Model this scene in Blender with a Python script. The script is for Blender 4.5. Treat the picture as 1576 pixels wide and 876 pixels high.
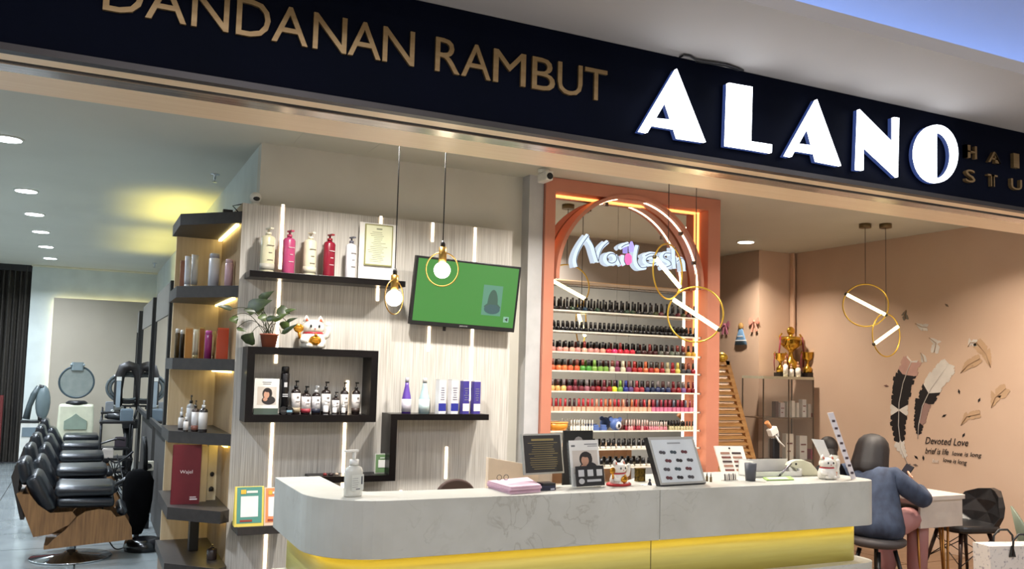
import bpy, math, random
from mathutils import Vector, Matrix
random.seed(7)
R = math.radians
for o in list(bpy.data.objects): bpy.data.objects.remove(o)
SC = bpy.context.scene
COL = SC.collection

# ------------------------------------------------------------------ camera
HC = 1.6; FP, CX, CY = 1350.8, 788.0, 470.1
def _axes(a, b, c):
    cy, sy, cp, sp, cr, sr = math.cos(a), math.sin(a), math.cos(b), math.sin(b), math.cos(c), math.sin(c)
    f = Vector((sy*cp, cy*cp, sp)); r = Vector((cy, -sy, 0)); u = r.cross(f)
    return r*cr+u*sr, u*cr-r*sr, f
AR, AU, AF = _axes(.448168, .076632, .026337)
O0 = Vector((0, 0, HC))
cam = bpy.data.cameras.new('camera'); camo = bpy.data.objects.new('camera', cam); COL.objects.link(camo)
mw = Matrix((AR, AU, -AF)).transposed().to_4x4(); mw.translation = O0
camo.matrix_world = mw
cam.sensor_fit = 'HORIZONTAL'; cam.sensor_width = 36; cam.lens = FP/1576*36
cam.shift_x = 0; cam.shift_y = (CY-438)/1576; cam.clip_end = 200; cam.clip_start = .05
SC.camera = camo

# measuring aids: a point of the photograph -> the real plane it lies on
def ray(x, y): return AF+AR*((x-CX)/FP)-AU*((y-CY)/FP)
def PZ(x, y, z): d = ray(x, y); return O0+d*((z-HC)/d.z)
def PY(x, y, v): d = ray(x, y); return O0+d*(v/d.y)
def PX(x, y, v): d = ray(x, y); return O0+d*(v/d.x)
def PW(x, y, w): return O0+ray(x, y)*w
def PR(p): v = Vector(p)-O0; w = v.dot(AF); return CX+FP*v.dot(AR)/w, CY-FP*v.dot(AU)/w
def WD(p): return (Vector(p)-O0).dot(AF)
def onY(px, Y, z):
    y = 600
    for k in range(4):
        p = PY(px, y, Y); y = PR((p.x, Y, z))[1]
    return PY(px, y, Y).x

# ------------------------------------------------------------------ world, lights, exposure
def lin(c): return tuple(((v/255)/12.92 if v/255 <= .04045 else ((v/255+.055)/1.055)**2.4) for v in c)
W = bpy.data.worlds.new('world'); SC.world = W; W.use_nodes = True
bg = W.node_tree.nodes['Background']; bg.inputs[0].default_value = (.80, .82, .95, 1); bg.inputs[1].default_value = .36
SC.view_settings.view_transform = 'Standard'; SC.view_settings.look = 'None'
SC.view_settings.exposure = -0.05; SC.view_settings.gamma = 1
def area(name, loc, size, power, col=(1, 1, 1), rot=(0, 0, 0), spread=180):
    l = bpy.data.lights.new(name, 'AREA'); l.energy = power; l.color = lin(col)
    l.shape = 'RECTANGLE' if isinstance(size, tuple) else 'DISK'
    if isinstance(size, tuple): l.size, l.size_y = size
    else: l.size = size
    l.spread = R(spread)
    o = bpy.data.objects.new(name, l); COL.objects.link(o); o.location = loc; o.rotation_euler = rot; return o
CEIL = 3.093
COOL = (226, 238, 252); NEUT = (252, 246, 238); WARM = (255, 240, 222)
SALON_Y = (4.2, 6.76, 8.77, 10.13, 11.48, 12.95, 14.4)
for y in SALON_Y: area('salon_overhead_beam', (-.57, y, CEIL-.035), .16, 52, COOL, spread=150)
for y in (6.0, 9.0, 12.0, 14.4): area('salon_overhead_beam', (-2.3, y, CEIL-.035), .16, 44, COOL, spread=150)  # added row of lamps left of the view, without fixtures
REC = ((1.5, 4.8), (2.85, 4.8), (4.22, 4.07), (5.3, 4.8), (6.5, 4.7), (6.39, 7.45))  # third and last are real, the others added to brighten walls, out of view
for k, (x, y) in enumerate(REC): area('shop_overhead_beam', (x, y, CEIL-.035), .16, (54, 54, 26, 46, 40, 40)[k], NEUT if k < 3 else WARM, spread=135)
# mall: added white fill lamps, out of view, and the blue cove above the ledge
for x in (-4, 1, 6): area('mall_fill_light', (x, -.5, 4.1), (2.0, 1.2), 90, (246, 246, 255))
area('mall_fill_light', (5, -5.2, 4.1), (14, 1.2), 380, (250, 244, 236))  # added lamp to brighten the opposite wall for the mirror
area('cove_light', (2.5, 2.95, 3.2), (11, .2), 95, (110, 160, 255), rot=(R(180-35), 0, 0))
area('mirror_cove_light', (.70, 11.6, 2.38), (.06, 2.4), 6, (255, 238, 120), rot=(R(180), 0, 0), spread=100)
area('mirror_cove_light', (.70, 9.0, 2.38), (.06, 1.6), 7, (255, 238, 120), rot=(R(180), 0, 0), spread=90)

# ------------------------------------------------------------------ materials
MATS = {}
def M(name, col, rough=.5, metal=0, c2=None, sc=(8, 8, 8), emit=0, trans=0, alpha=1, bump=0, ecol=None, lo=.35, hi=.65, detail=4, coat=0, spec=None):
    if name in MATS: return MATS[name]
    m = bpy.data.materials.new(name); m.use_nodes = True; nt = m.node_tree; b = nt.nodes['Principled BSDF']
    b.inputs['Base Color'].default_value = (*lin(col), 1); b.inputs['Roughness'].default_value = rough; b.inputs['Metallic'].default_value = metal
    if trans: b.inputs['Transmission Weight'].default_value = trans
    if alpha < 1: b.inputs['Alpha'].default_value = alpha
    if coat: b.inputs['Coat Weight'].default_value = coat
    if spec is not None: b.inputs['Specular IOR Level'].default_value = spec
    if emit:
        b.inputs['Emission Color'].default_value = (*lin(ecol or col), 1); b.inputs['Emission Strength'].default_value = emit
    # every surface carries a little procedural grain
    tc = nt.nodes.new('ShaderNodeTexCoord'); mp = nt.nodes.new('ShaderNodeMapping'); mp.inputs['Scale'].default_value = sc
    nz = nt.nodes.new('ShaderNodeTexNoise'); nz.inputs['Scale'].default_value = 1; nz.inputs['Detail'].default_value = detail
    nt.links.new(tc.outputs['Object'], mp.inputs[0]); nt.links.new(mp.outputs[0], nz.inputs['Vector'])
    if not emit:
        cr = nt.nodes.new('ShaderNodeValToRGB'); cr.color_ramp.elements[0].position = lo; cr.color_ramp.elements[1].position = hi
        c2 = c2 or tuple(v*.95 for v in col)
        cr.color_ramp.elements[0].color = (*lin(c2), 1); cr.color_ramp.elements[1].color = (*lin(col), 1)
        nt.links.new(nz.outputs[0], cr.inputs[0]); nt.links.new(cr.outputs[0], b.inputs['Base Color'])
        if bump:
            bp = nt.nodes.new('ShaderNodeBump'); bp.inputs['Strength'].default_value = bump; bp.inputs['Distance'].default_value = .01
            nt.links.new(nz.outputs[0], bp.inputs['Height']); nt.links.new(bp.outputs[0], b.inputs['Normal'])
    MATS[name] = m; return m
def emat(name, col, st):
    m = M(name, col, emit=st); m.node_tree.nodes['Principled BSDF'].inputs['Base Color'].default_value = (.02, .02, .02, 1); return m
white_wall = M('white_wall_paint', (206, 202, 190), .7, sc=(3, 3, 3), c2=(200, 196, 184))
salon_wall = M('salon_wall_paint', (205, 212, 208), .6, sc=(3, 3, 3))
ceil_m = M('ceiling_paint', (205, 204, 192), .75, sc=(1, 1, 1), c2=(199, 198, 186))
pink_wall = M('pink_wall_paint', (203, 176, 154), .7, sc=(2, 2, 2), c2=(199, 171, 149))
mall_cream = M('mall_cream_paint', (222, 216, 202), .7, sc=(2, 2, 2))
mall_ceil = M('mall_ceiling_paint', (168, 162, 158), .75, sc=(1, 1, 1), c2=(164, 158, 154))
champ = M('champagne_laminate', (244, 216, 180), .34, .05, sc=(2, 60, 2), c2=(238, 208, 170))
steel = M('shutter_steel', (214, 204, 196), .2, .85, sc=(2, 120, 2), c2=(150, 142, 138))
blackrub = M('black_gap', (14, 10, 10), .6)
board = M('navy_black_acrylic', (7, 11, 26), .6, 0, sc=(2, 2, 2), c2=(6, 10, 23), spec=.04)
goldletter = M('brushed_gold_letter', (140, 116, 80), .4, .55, sc=(3, 3, 40), c2=(128, 102, 66))
lamwood = M('ribbed_grey_laminate', (205, 201, 193), .5, 0, c2=(162, 156, 147), sc=(170, 20, 2.6), bump=.12, lo=.3, hi=.6)
lightwood = M('pale_maple_laminate', (216, 196, 162), .5, 0, c2=(204, 182, 146), sc=(40, 40, 2))
darkslab = M('dark_charcoal_laminate', (52, 47, 45), .45, 0, c2=(44, 40, 38), sc=(30, 30, 30))
blackgloss = M('black_marble_laminate', (15, 11, 12), .3, 0, c2=(9, 7, 8), sc=(6, 6, 6), spec=.2)
marble = M('veined_stone_laminate', (184, 183, 174), .42, 0, c2=(174, 172, 162), sc=(5, 5, 5))
gold_base = M('gold_base_laminate', (200, 190, 104), .4, .05, sc=(3, 3, 60), c2=(192, 180, 94))
tile_m = M('grey_floor_tile', (144, 150, 150), .16, 0, c2=(128, 134, 134), sc=(2, 2, 2), coat=.2)
tile_w = M('tan_floor_tile', (128, 100, 76), .35, 0, c2=(112, 86, 64), sc=(1.5, 14, 2))
grout = M('floor_grout', (70, 72, 70), .8)
coral = M('coral_paint', (192, 126, 102), .5, sc=(4, 4, 4), c2=(187, 120, 97))
brass = M('brass', (190, 150, 80), .28, .9)
chrome = M('chrome', (205, 208, 212), .12, 1)
blackp = M('black_plastic', (18, 18, 20), .4)
blackm = M('matt_black_cloth', (4, 4, 5), .95, spec=.1, bump=.2, sc=(60, 60, 60))
leather = M('black_leather', (24, 27, 32), .28, 0, c2=(18, 21, 26), sc=(40, 40, 40), bump=.08)
plywood = M('walnut_plywood', (128, 92, 56), .4, 0, c2=(98, 68, 40), sc=(60, 3, 4), lo=.3, hi=.6)
whitep = M('white_plastic', (226, 224, 216), .35)
creamp = M('cream_plastic', (214, 212, 186), .4)
greyp = M('grey_plastic', (120, 126, 128), .35)
smoke = M('smoked_grey_plastic', (96, 112, 116), .15, 0, alpha=.6)
glass = M('clear_glass', (235, 245, 242), .03, 0, alpha=.06)
clearp = M('clear_plastic', (225, 225, 215), .1, 0, alpha=.55)
mirror = M('mirror_silver', (225, 222, 216), .015, 1, c2=(224, 221, 215))
paper = M('white_paper', (232, 230, 224), .6)
pinkpaper = M('pink_paper', (214, 176, 190), .6)
led_w = emat('warm_white_led', (255, 226, 188), 8.0)
led_y = emat('yellow_led', (255, 216, 70), 6.5)
led_a = emat('amber_led', (255, 150, 80), 4.0)
led_c = emat('cream_led', (255, 236, 170), 10.0)
lamp_c = emat('downlight_glass', (235, 245, 255), 22.0)
lamp_n = emat('downlight_glass_warm', (255, 240, 220), 18.0)
sign_w = emat('lit_acrylic', (240, 246, 255), 6.0)
def rgb(c, rough=.4, metal=0): return M('paint_%d_%d_%d_%d%s' % (*c, int(rough*10), '_metal' if metal else ''), c, rough, metal)

def marble_nodes():
    nt = marble.node_tree; b = nt.nodes['Principled BSDF']
    tc = nt.nodes.new('ShaderNodeTexCoord'); n1 = nt.nodes.new('ShaderNodeTexNoise'); n1.inputs['Scale'].default_value = 7
    n1.inputs['Detail'].default_value = 9; n1.inputs['Distortion'].default_value = .7
    n2 = nt.nodes.new('ShaderNodeTexNoise'); n2.inputs['Scale'].default_value = 3.2
    ab = nt.nodes.new('ShaderNodeMath'); ab.operation = 'SUBTRACT'; ab.inputs[1].default_value = .5
    a2 = nt.nodes.new('ShaderNodeMath'); a2.operation = 'ABSOLUTE'
    mr = nt.nodes.new('ShaderNodeMapRange'); mr.inputs[1].default_value = 0; mr.inputs[2].default_value = .02; mr.inputs[3].default_value = 1; mr.inputs[4].default_value = 0
    m2 = nt.nodes.new('ShaderNodeMapRange'); m2.inputs[1].default_value = .46; m2.inputs[2].default_value = .62
    mu = nt.nodes.new('ShaderNodeMath'); mu.operation = 'MULTIPLY'; m3 = nt.nodes.new('ShaderNodeMath'); m3.operation = 'MULTIPLY'; m3.inputs[1].default_value = .36
    mx = nt.nodes.new('ShaderNodeMix'); mx.data_type = 'RGBA'; mx.inputs[7].default_value = (*lin((122, 112, 98)), 1)
    old = b.inputs['Base Color'].links[0].from_socket
    L = nt.links.new
    L(tc.outputs['Object'], n1.inputs['Vector']); L(tc.outputs['Object'], n2.inputs['Vector']); L(n1.outputs[0], ab.inputs[0]); L(ab.outputs[0], a2.inputs[0])
    L(a2.outputs[0], mr.inputs[0]); L(n2.outputs[0], m2.inputs[0]); L(mr.outputs[0], mu.inputs[0]); L(m2.outputs[0], mu.inputs[1]); L(mu.outputs[0], m3.inputs[0])
    L(m3.outputs[0], mx.inputs[0]); L(old, mx.inputs[6]); L(mx.outputs[2], b.inputs['Base Color'])
marble_nodes()

# ------------------------------------------------------------------ mesh builder
WM = {}
class MB:
    def __init__(s): s.v = []; s.f = []; s.mi = []; s.sm = []; s.k = 0
    def mat(s, k): s.k = k; return s
    def add(s, vs, fs, smooth=False):
        n = len(s.v); s.v += [Vector(v) for v in vs]
        for f in fs: s.f.append([i+n for i in f]); s.mi.append(s.k); s.sm.append(smooth)
        return s
    def box(s, a, b):
        x0, y0, z0 = a; x1, y1, z1 = b
        x0, x1 = min(x0, x1), max(x0, x1); y0, y1 = min(y0, y1), max(y0, y1); z0, z1 = min(z0, z1), max(z0, z1)
        return s.add([(x0, y0, z0), (x1, y0, z0), (x1, y1, z0), (x0, y1, z0), (x0, y0, z1), (x1, y0, z1), (x1, y1, z1), (x0, y1, z1)],
                     [(0, 3, 2, 1), (4, 5, 6, 7), (0, 1, 5, 4), (1, 2, 6, 5), (2, 3, 7, 6), (3, 0, 4, 7)])
    def cbox(s, c, d): return s.box([c[i]-d[i]/2 for i in range(3)], [c[i]+d[i]/2 for i in range(3)])
    def rbox(s, c, d, r=.01, n=4):       # box with rounded vertical edges
        pts = []
        for (sx, sy, a0) in ((1, 1, 0), (-1, 1, 90), (-1, -1, 180), (1, -1, 270)):
            for k in range(n+1):
                a = R(a0+90*k/n); pts.append((c[0]+sx*(d[0]/2-r)+r*math.cos(a), c[1]+sy*(d[1]/2-r)+r*math.sin(a)))
        return s.prism_z(pts, c[2]-d[2]/2, c[2]+d[2]/2)
    def prism_z(s, pts, z0, z1, smooth=False):
        n = len(pts); vs = [(x, y, z0) for x, y in pts]+[(x, y, z1) for x, y in pts]
        s.add(vs, [tuple(range(n-1, -1, -1)), tuple(range(n, 2*n))]); m = len(s.v)-2*n
        for i in range(n):
            j = (i+1) % n; s.f.append([m+i, m+j, m+n+j, m+n+i]); s.mi.append(s.k); s.sm.append(smooth)
        return s
    def prism_y(s, pts, y0, y1, smooth=False):   # pts in (x, z)
        n = len(pts); vs = [(x, y0, z) for x, z in pts]+[(x, y1, z) for x, z in pts]
        m = len(s.v); s.add(vs, [tuple(range(n)), tuple(range(2*n-1, n-1, -1))])
        for i in range(n):
            j = (i+1) % n; s.f.append([m+j, m+i, m+n+i, m+n+j]); s.mi.append(s.k); s.sm.append(smooth)
        return s
    def prism_x(s, pts, x0, x1):         # pts in (y, z)
        n = len(pts); vs = [(x0, y, z) for y, z in pts]+[(x1, y, z) for y, z in pts]
        m = len(s.v); s.add(vs, [tuple(range(n-1, -1, -1)), tuple(range(n, 2*n))])
        for i in range(n):
            j = (i+1) % n; s.f.append([m+i, m+j, m+n+j, m+n+i]); s.mi.append(s.k); s.sm.append(False)
        return s
    def cyl(s, p0, p1, r0, r1=None, n=12, cap=True):
        r1 = r0 if r1 is None else r1; p0 = Vector(p0); p1 = Vector(p1); d = (p1-p0).normalized()
        a = d.orthogonal().normalized(); b = d.cross(a); m = len(s.v)
        for (p, r) in ((p0, r0), (p1, r1)):
            for i in range(n): t = 2*math.pi*i/n; s.v.append(p+a*(r*math.cos(t))+b*(r*math.sin(t)))
        for i in range(n):
            j = (i+1) % n; s.f.append([m+i, m+j, m+n+j, m+n+i]); s.mi.append(s.k); s.sm.append(True)
        if cap:
            s.f.append(list(range(m+n-1, m-1, -1))); s.mi.append(s.k); s.sm.append(False)
            s.f.append(list(range(m+n, m+2*n))); s.mi.append(s.k); s.sm.append(False)
        return s
    def lathe(s, prof, n=14, c=(0, 0, 0), sx=1, sy=1, smooth=True, cap=True):
        m = len(s.v); c = Vector(c)
        for (r, z) in prof:
            for i in range(n): t = 2*math.pi*i/n; s.v.append(c+Vector((r*math.cos(t)*sx, r*math.sin(t)*sy, z)))
        for k in range(len(prof)-1):
            for i in range(n):
                j = (i+1) % n; s.f.append([m+k*n+i, m+k*n+j, m+(k+1)*n+j, m+(k+1)*n+i]); s.mi.append(s.k); s.sm.append(smooth)
        if not cap: return s
        s.f.append(list(range(m+n-1, m-1, -1))); s.mi.append(s.k); s.sm.append(False)
        e = m+(len(prof)-1)*n; s.f.append(list(range(e, e+n))); s.mi.append(s.k); s.sm.append(False)
        return s
    def tube(s, pts, r, n=6, closed=False):
        pts = [Vector(p) for p in pts]; N = len(pts); m = len(s.v); up = None
        for i, p in enumerate(pts):
            a = pts[(i-1) % N] if (closed or i > 0) else p; b = pts[(i+1) % N] if (closed or i < N-1) else p
            d = (b-a).normalized()
            if up is None: up = d.orthogonal().normalized()
            up = (up-d*up.dot(d)).normalized(); q = d.cross(up); rr = r[i] if isinstance(r, (list, tuple)) else r
            for k in range(n): t = 2*math.pi*k/n; s.v.append(p+up*(rr*math.cos(t))+q*(rr*math.sin(t)))
        for i in range(N if closed else N-1):
            i2 = (i+1) % N
            for k in range(n):
                j = (k+1) % n; s.f.append([m+i*n+k, m+i*n+j, m+i2*n+j, m+i2*n+k]); s.mi.append(s.k); s.sm.append(True)
        if not closed:
            s.f.append(list(range(m+n-1, m-1, -1))); s.mi.append(s.k); s.sm.append(False)
            s.f.append(list(range(m+(N-1)*n, m+N*n))); s.mi.append(s.k); s.sm.append(False)
        return s
    def ball(s, c, r, nu=14, nv=9):
        rx, ry, rz = (r, r, r) if not isinstance(r, (tuple, list)) else r; m = len(s.v); c = Vector(c)
        s.v.append(c-Vector((0, 0, rz)))
        for j in range(1, nv):
            p = -math.pi/2+math.pi*j/nv
            for i in range(nu): t = 2*math.pi*i/nu; s.v.append(c+Vector((rx*math.cos(p)*math.cos(t), ry*math.cos(p)*math.sin(t), rz*math.sin(p))))
        s.v.append(c+Vector((0, 0, rz))); top = len(s.v)-1
        def q(f): s.f.append(f); s.mi.append(s.k); s.sm.append(True)
        for i in range(nu):
            j = (i+1) % nu; q([m, m+1+j, m+1+i]); q([top, top-nu+i, top-nu+j])
            for k in range(nv-2): a = m+1+k*nu; q([a+i, a+j, a+nu+j, a+nu+i])
        return s
    def tf(s, mtx, start=0):
        for i in range(start, len(s.v)): s.v[i] = mtx @ s.v[i]
        return s
    def build(s, name, mats, parent=None, local=False, bevel=0, sub=0):
        if not isinstance(mats, (list, tuple)): mats = [mats]
        vs = s.v
        if parent is not None and not local: inv = WM[parent.name].inverted(); vs = [inv @ v for v in s.v]
        me = bpy.data.meshes.new(name); me.from_pydata([tuple(v) for v in vs], [], s.f)
        for m in mats: me.materials.append(m)
        me.polygons.foreach_set('material_index', s.mi); me.polygons.foreach_set('use_smooth', s.sm); me.update()
        o = bpy.data.objects.new(name, me); COL.objects.link(o)
        if parent is not None: o.parent = parent; WM[o.name] = WM[parent.name].copy()
        else: WM[o.name] = Matrix.Identity(4)
        if bevel: b = o.modifiers.new('bevel', 'BEVEL'); b.width = bevel; b.segments = 2; b.limit_method = 'ANGLE'
        if sub: b = o.modifiers.new('sub', 'SUBSURF'); b.levels = sub; b.render_levels = sub
        return o
def tag(o, label, cat, group=None):
    o['label'] = label; o['category'] = cat
    if group: o['group'] = group
    return o
def struct(name, mb, m, parent=None, bevel=0):
    o = mb.build(name, m, parent, bevel=bevel)
    if parent is None: o['kind'] = 'structure'
    return o
def thing(name, label, cat, loc=(0, 0, 0), rz=0, group=None):
    o = bpy.data.objects.new(name, None); COL.objects.link(o); o.location = loc; o.rotation_euler = (0, 0, rz); o.empty_display_size = .05
    WM[o.name] = Matrix.Translation(Vector(loc)) @ Matrix.Rotation(rz, 4, 'Z'); return tag(o, label, cat, group)
def dup(root, loc, rz=0, label=None, group=None):
    def cp(o, par):
        c = o.copy(); COL.objects.link(c)
        if par is not None: c.parent = par
        for ch in [x for x in ALLCH.get(o.name, [])]: cp(ch, c)
        return c
    ALLCH = {}
    for x in COL.objects:
        if x.parent: ALLCH.setdefault(x.parent.name, []).append(x)
    r = cp(root, None); r.location = loc; r.rotation_euler = (0, 0, rz)
    if label: r['label'] = label
    if group: r['group'] = group
    return r
_GL = {}
def glyph(ch):
    if ch not in _GL:
        cu = bpy.data.curves.new('t', 'FONT'); cu.body = ch; cu.resolution_u = 3; cu.fill_mode = 'FRONT'
        o = bpy.data.objects.new('t', cu); COL.objects.link(o); me = bpy.data.meshes.new_from_object(o)
        vs = [v.co.copy() for v in me.vertices]; fs = [list(p.vertices) for p in me.polygons]
        bpy.data.objects.remove(o); bpy.data.curves.remove(cu); bpy.data.meshes.remove(me); _GL[ch] = (vs, fs)
    return _GL[ch]
def text_into(mb, s, frame, w=None, h=None, depth=.003, fit=True):
    """text s laid on a plane: frame = (origin, right, up, out); scaled to width w and height h"""
    vs, fs = glyph(s); o, r, u, n = [Vector(a) for a in frame]
    x0 = min(v.x for v in vs); x1 = max(v.x for v in vs); y0 = min(v.y for v in vs); y1 = max(v.y for v in vs)
    kx = w/(x1-x0) if w else h/(y1-y0); ky = h/(y1-y0) if h else kx
    a = [o+r*((v.x-x0)*kx)+u*((v.y-y0)*ky) for v in vs]; N = len(a)
    mb.add([v+n*depth for v in a], fs)
    if depth > .002:
        ed = {}
        for f in fs:
            for i in range(len(f)):
                e = (f[i], f[(i+1) % len(f)]); ed[e] = 1
        m = len(mb.v); mb.v += [v.copy() for v in a]
        for (i, j) in ed:
            if (j, i) not in ed: mb.f.append([m-N+i, m-N+j, m+j, m+i][::-1]); mb.mi.append(mb.k); mb.sm.append(False)
    return mb
NX = Vector((-1, 0, 0)); NYv = Vector((0, -1, 0)); UP = Vector((0, 0, 1)); RX = Vector((1, 0, 0))

# ------------------------------------------------------------------ STRUCTURE
YS, YI, ZB, ZT = 3.22, 3.70, 2.60, 3.062           # sign face, inner edge of the bulkhead, its underside, its top
YW = 5.95; YP = 5.80                               # back wall, laminate panel front
fl = struct('floor', MB().box((-3.3, 3.0, -.06), (7.6, 16, -.012)), grout)
proto = None; proto2 = None; ts = .8
for i in range(-4, 1):
    for j in range(0, 11):
        x, y = i*ts+.4, 7.4+j*ts
        if proto is None:
            proto = MB().box((-ts/2+.006, -ts/2+.006, -.012), (ts/2-.006, ts/2-.006, 0)).build('tile', tile_m, fl, local=True); o = proto
        else: o = proto.copy(); COL.objects.link(o)
        o.location = (x, y, 0)
for i in range(0, 5):
    for j in range(0, 6):
        x, y = 3.858+i*.8, 3.6+j*.8
        if proto2 is None:
            proto2 = MB().box((-ts/2+.006, -ts/2+.006, -.012), (ts/2-.006, ts/2-.006, 0)).build('tile', tile_w, fl, local=True); o = proto2
        else: o = proto2.copy(); COL.objects.link(o)
        o.location = (x, y, 0)
struct('floor_mall', MB().box((-9, -9, -.06), (32, 3.0, 0)), M('mall_floor_stone', (198, 196, 190), .35))
ce = struct('ceiling', MB().box((-3.3, YI, CEIL), (7.6, 16, CEIL+.1)), ceil_m)
for (x0, x1) in ((-.35, 1.155), (1.16, 1.662), (1.667, 2.17)):
    MB().box((x0, 5.0, CEIL-.002), (x1, 5.86, CEIL+.01)).build('access_panel', ceil_m, ce)
struct('wall_back', MB().box((.97, YW, 0), (2.955, YW+.12, CEIL)), white_wall)
struct('wall_back_pier', MB().box((2.925, 5.83, 0), (3.045, YW+.12, CEIL)), M('pier_paint', (186, 186, 186), .7))
struct('wall_back_nail_room', MB().box((3.045, YW+.05, 0), (4.70, YW+.17, CEIL)), white_wall)
struct('wall_salon_right', MB().box((.97, YW+.12, 0), (1.09, 15.8, CEIL)), salon_wall)
wsb = struct('wall_salon_back', MB().box((-.86, 15.7, 0), (1.09, 15.85, CEIL)), salon_wall)
struct('wall_salon_left', MB().box((-3.4, 3.7, 0), (-3.3, 16, CEIL)), salon_wall)
struct('wall_salon_window_side', MB().box((-3.3, 15.9, 0), (-.86, 16.0, CEIL)), M('dark_window_reveal', (40, 42, 40), .6))
struct('wall_right', MB().box((7.46, YI-.5, 0), (7.6, 10.2, CEIL)), pink_wall)
struct('wall_right_pier', MB().box((6.94, 7.86, 0), (7.46, 10.2, CEIL)), pink_wall)
struct('wall_far', MB().box((1.09, 10.2, 0), (7.6, 10.3, CEIL)), pink_wall)
struct('trim_pipe', MB().box((7.395, 7.79, 1.7), (7.43, 7.855, CEIL)), M('pipe_paint', (212, 178, 152), .5), bevel=.01)
struct('mall_wall_opposite', MB().box((-9, -7.2, 0), (32, -7, 4.3)), mall_cream)
struct('mall_ceiling', MB().box((-9, -9, 4.2), (32, 4.2, 4.3)), M('mall_upper_ceiling', (214, 218, 230), .7))
struct('mall_ceiling_ledge', MB().box((-9, 2.604, ZT+.002), (12, YS+.02, ZT+.06)), mall_ceil)
struct('mall_wall_above_sign', MB().box((-9, YS+.02, ZT+.002), (12, YI, 4.2)), mall_ceil)
bh = struct('trim_bulkhead', MB().box((-9, YS+.02, ZB+.002), (12, YI, ZT)), mall_ceil)
MB().box((-9, YS-.012, ZB-.004), (12, YS+.03, ZB+.02)).build('edge_strip', M('dark_edge_metal', (62, 58, 58), .4, .5), bh)
MB().box((-9, YS+.03, ZB), (12, 3.332, ZB+.01)).build('soffit_board', champ, bh)
MB().box((-9, 3.332, ZB+.001), (12, 3.352, ZB+.012)).build('shutter_gap', blackrub, bh)
MB().box((-9, 3.352, ZB-.008), (12, 3.438, ZB+.012)).build('shutter_slat', steel, bh)
MB().box((-9, 3.438, ZB+.001), (12, 3.447, ZB+.012)).build('shutter_gap', blackrub, bh)
MB().box((-9, 3.447, ZB), (12, YI+.012, ZB+.01)).build('soffit_board', champ, bh)
struct('wall_shopfront_right', MB().box((7.6, 3.2, 0), (12, 3.7, ZB)), mall_cream)
struct('wall_shopfront_left', MB().box((-9, 3.2, 0), (-3.3, 3.7, ZB)), mall_cream)
struct('trim_1', MB().box((-.86, 15.55, CEIL-.02), (.97, 15.7, CEIL)), M('cornice_paint', (214, 208, 180), .5))
# backlit feature panel on the far salon wall
q0 = PY(83.2, 457.5, 15.6); q1 = PY(232, 466.5, 15.6)
pz = (q0.z+q1.z)/2
o = thing('feature_panel', 'large taupe panel glowing round its edges on far salon wall', 'panel', (.2, 15.6, 0))
MB().box((q0.x, 15.60, .0), (.93, 15.63, pz)).build('board', M('taupe_panel', (176, 165, 148), .6, c2=(166, 155, 138), sc=(.8, .8, .8)), o)
MB().box((q0.x+.02, 15.64, .0), (q0.x+.05, 15.66, pz-.03)).box((q0.x+.02, 15.64, pz-.06), (.9, 15.66, pz-.03)).build('led_strip', emat('panel_glow', (255, 240, 175), 6), o)
# curtain
o = MB(); n = 46; x0, x1 = -2.7, -.88
pts = [(x0+(x1-x0)*i/(n*4), 15.78+.05*math.sin(i*.8)+.02*math.sin(i*.31)) for i in range(n*4+1)]
vs = [(x, y, .02) for x, y in pts]+[(x, y, CEIL-.02) for x, y in pts]; N = len(pts)
o.add(vs, [(i, i+1, N+i+1, N+i) for i in range(N-1)], True)
cu = thing('curtain', 'dark translucent curtain hanging at far left of the salon', 'curtain', (-1.8, 15.78, 0))
o.build('drape', M('dark_sheer_curtain', (70, 64, 56), .8, c2=(38, 34, 30), sc=(25, 2, .4)), cu)
MB().box((x0, 15.72, CEIL-.1), (x1, 15.84, CEIL)).build('curtain_rail', blackp, cu)
MB().box((-1.9, 15.84, 1.2), (x1, 15.86, 1.23)).box((-1.9, 15.84, 2.2), (x1, 15.86, 2.23)).build('window_bar', blackp, cu)
tag(MB().box((-1.75, 15.45, 0), (-1.12, 15.62, 1.05)).cyl((-1.45, 15.53, 1.05), (-1.45, 15.53, 1.3), .1, .03).build('red_cabinet', M('dark_red', (96, 24, 22), .5)), 'dark red cabinet standing before the curtain', 'cabinet')

# ------------------------------------------------------------------ SIGN BOARD
sb = thing('shop_sign', 'long black fascia sign with gold words and lit white letters', 'sign', (3, YS, ZB))
MB().box((-9, YS, ZB+.02), (12, YS+.04, ZT)).build('sign_board', board, sb)
def fit_letter(ch, xa, xb, z0, z1, Y, m, dep=.02, name='letter'):
    text_into(MB(), ch, ((xa, Y, z0), RX, UP, NYv), xb-xa, z1-z0, dep).build(name, m, sb)
zl0 = (PY(913, 159, YS).z+PY(165, 12, YS).z)/2; zl1 = PY(915, 107, YS).z
for ch, a, b in (('D', 158, 221), ('A', 223, 287), ('N', 293.7, 351.5), ('D', 365, 421.6), ('A', 416.8, 472.8), ('N', 480, 532), ('A', 533.8, 584.8), ('N', 587, 636),
                 ('R', 667.8, 706), ('A', 708, 753.6), ('M', 757, 807), ('B', 816.5, 852), ('U', 856, 894), ('T', 897.7, 932)):
    y = 11+(a-158)*.197
    if ch == 'D' and a == 365: a = 362; b = 415
    fit_letter(ch, PY(a, y, YS).x, PY(b, y, YS).x, zl0, zl1, YS, goldletter, .012)
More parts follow.
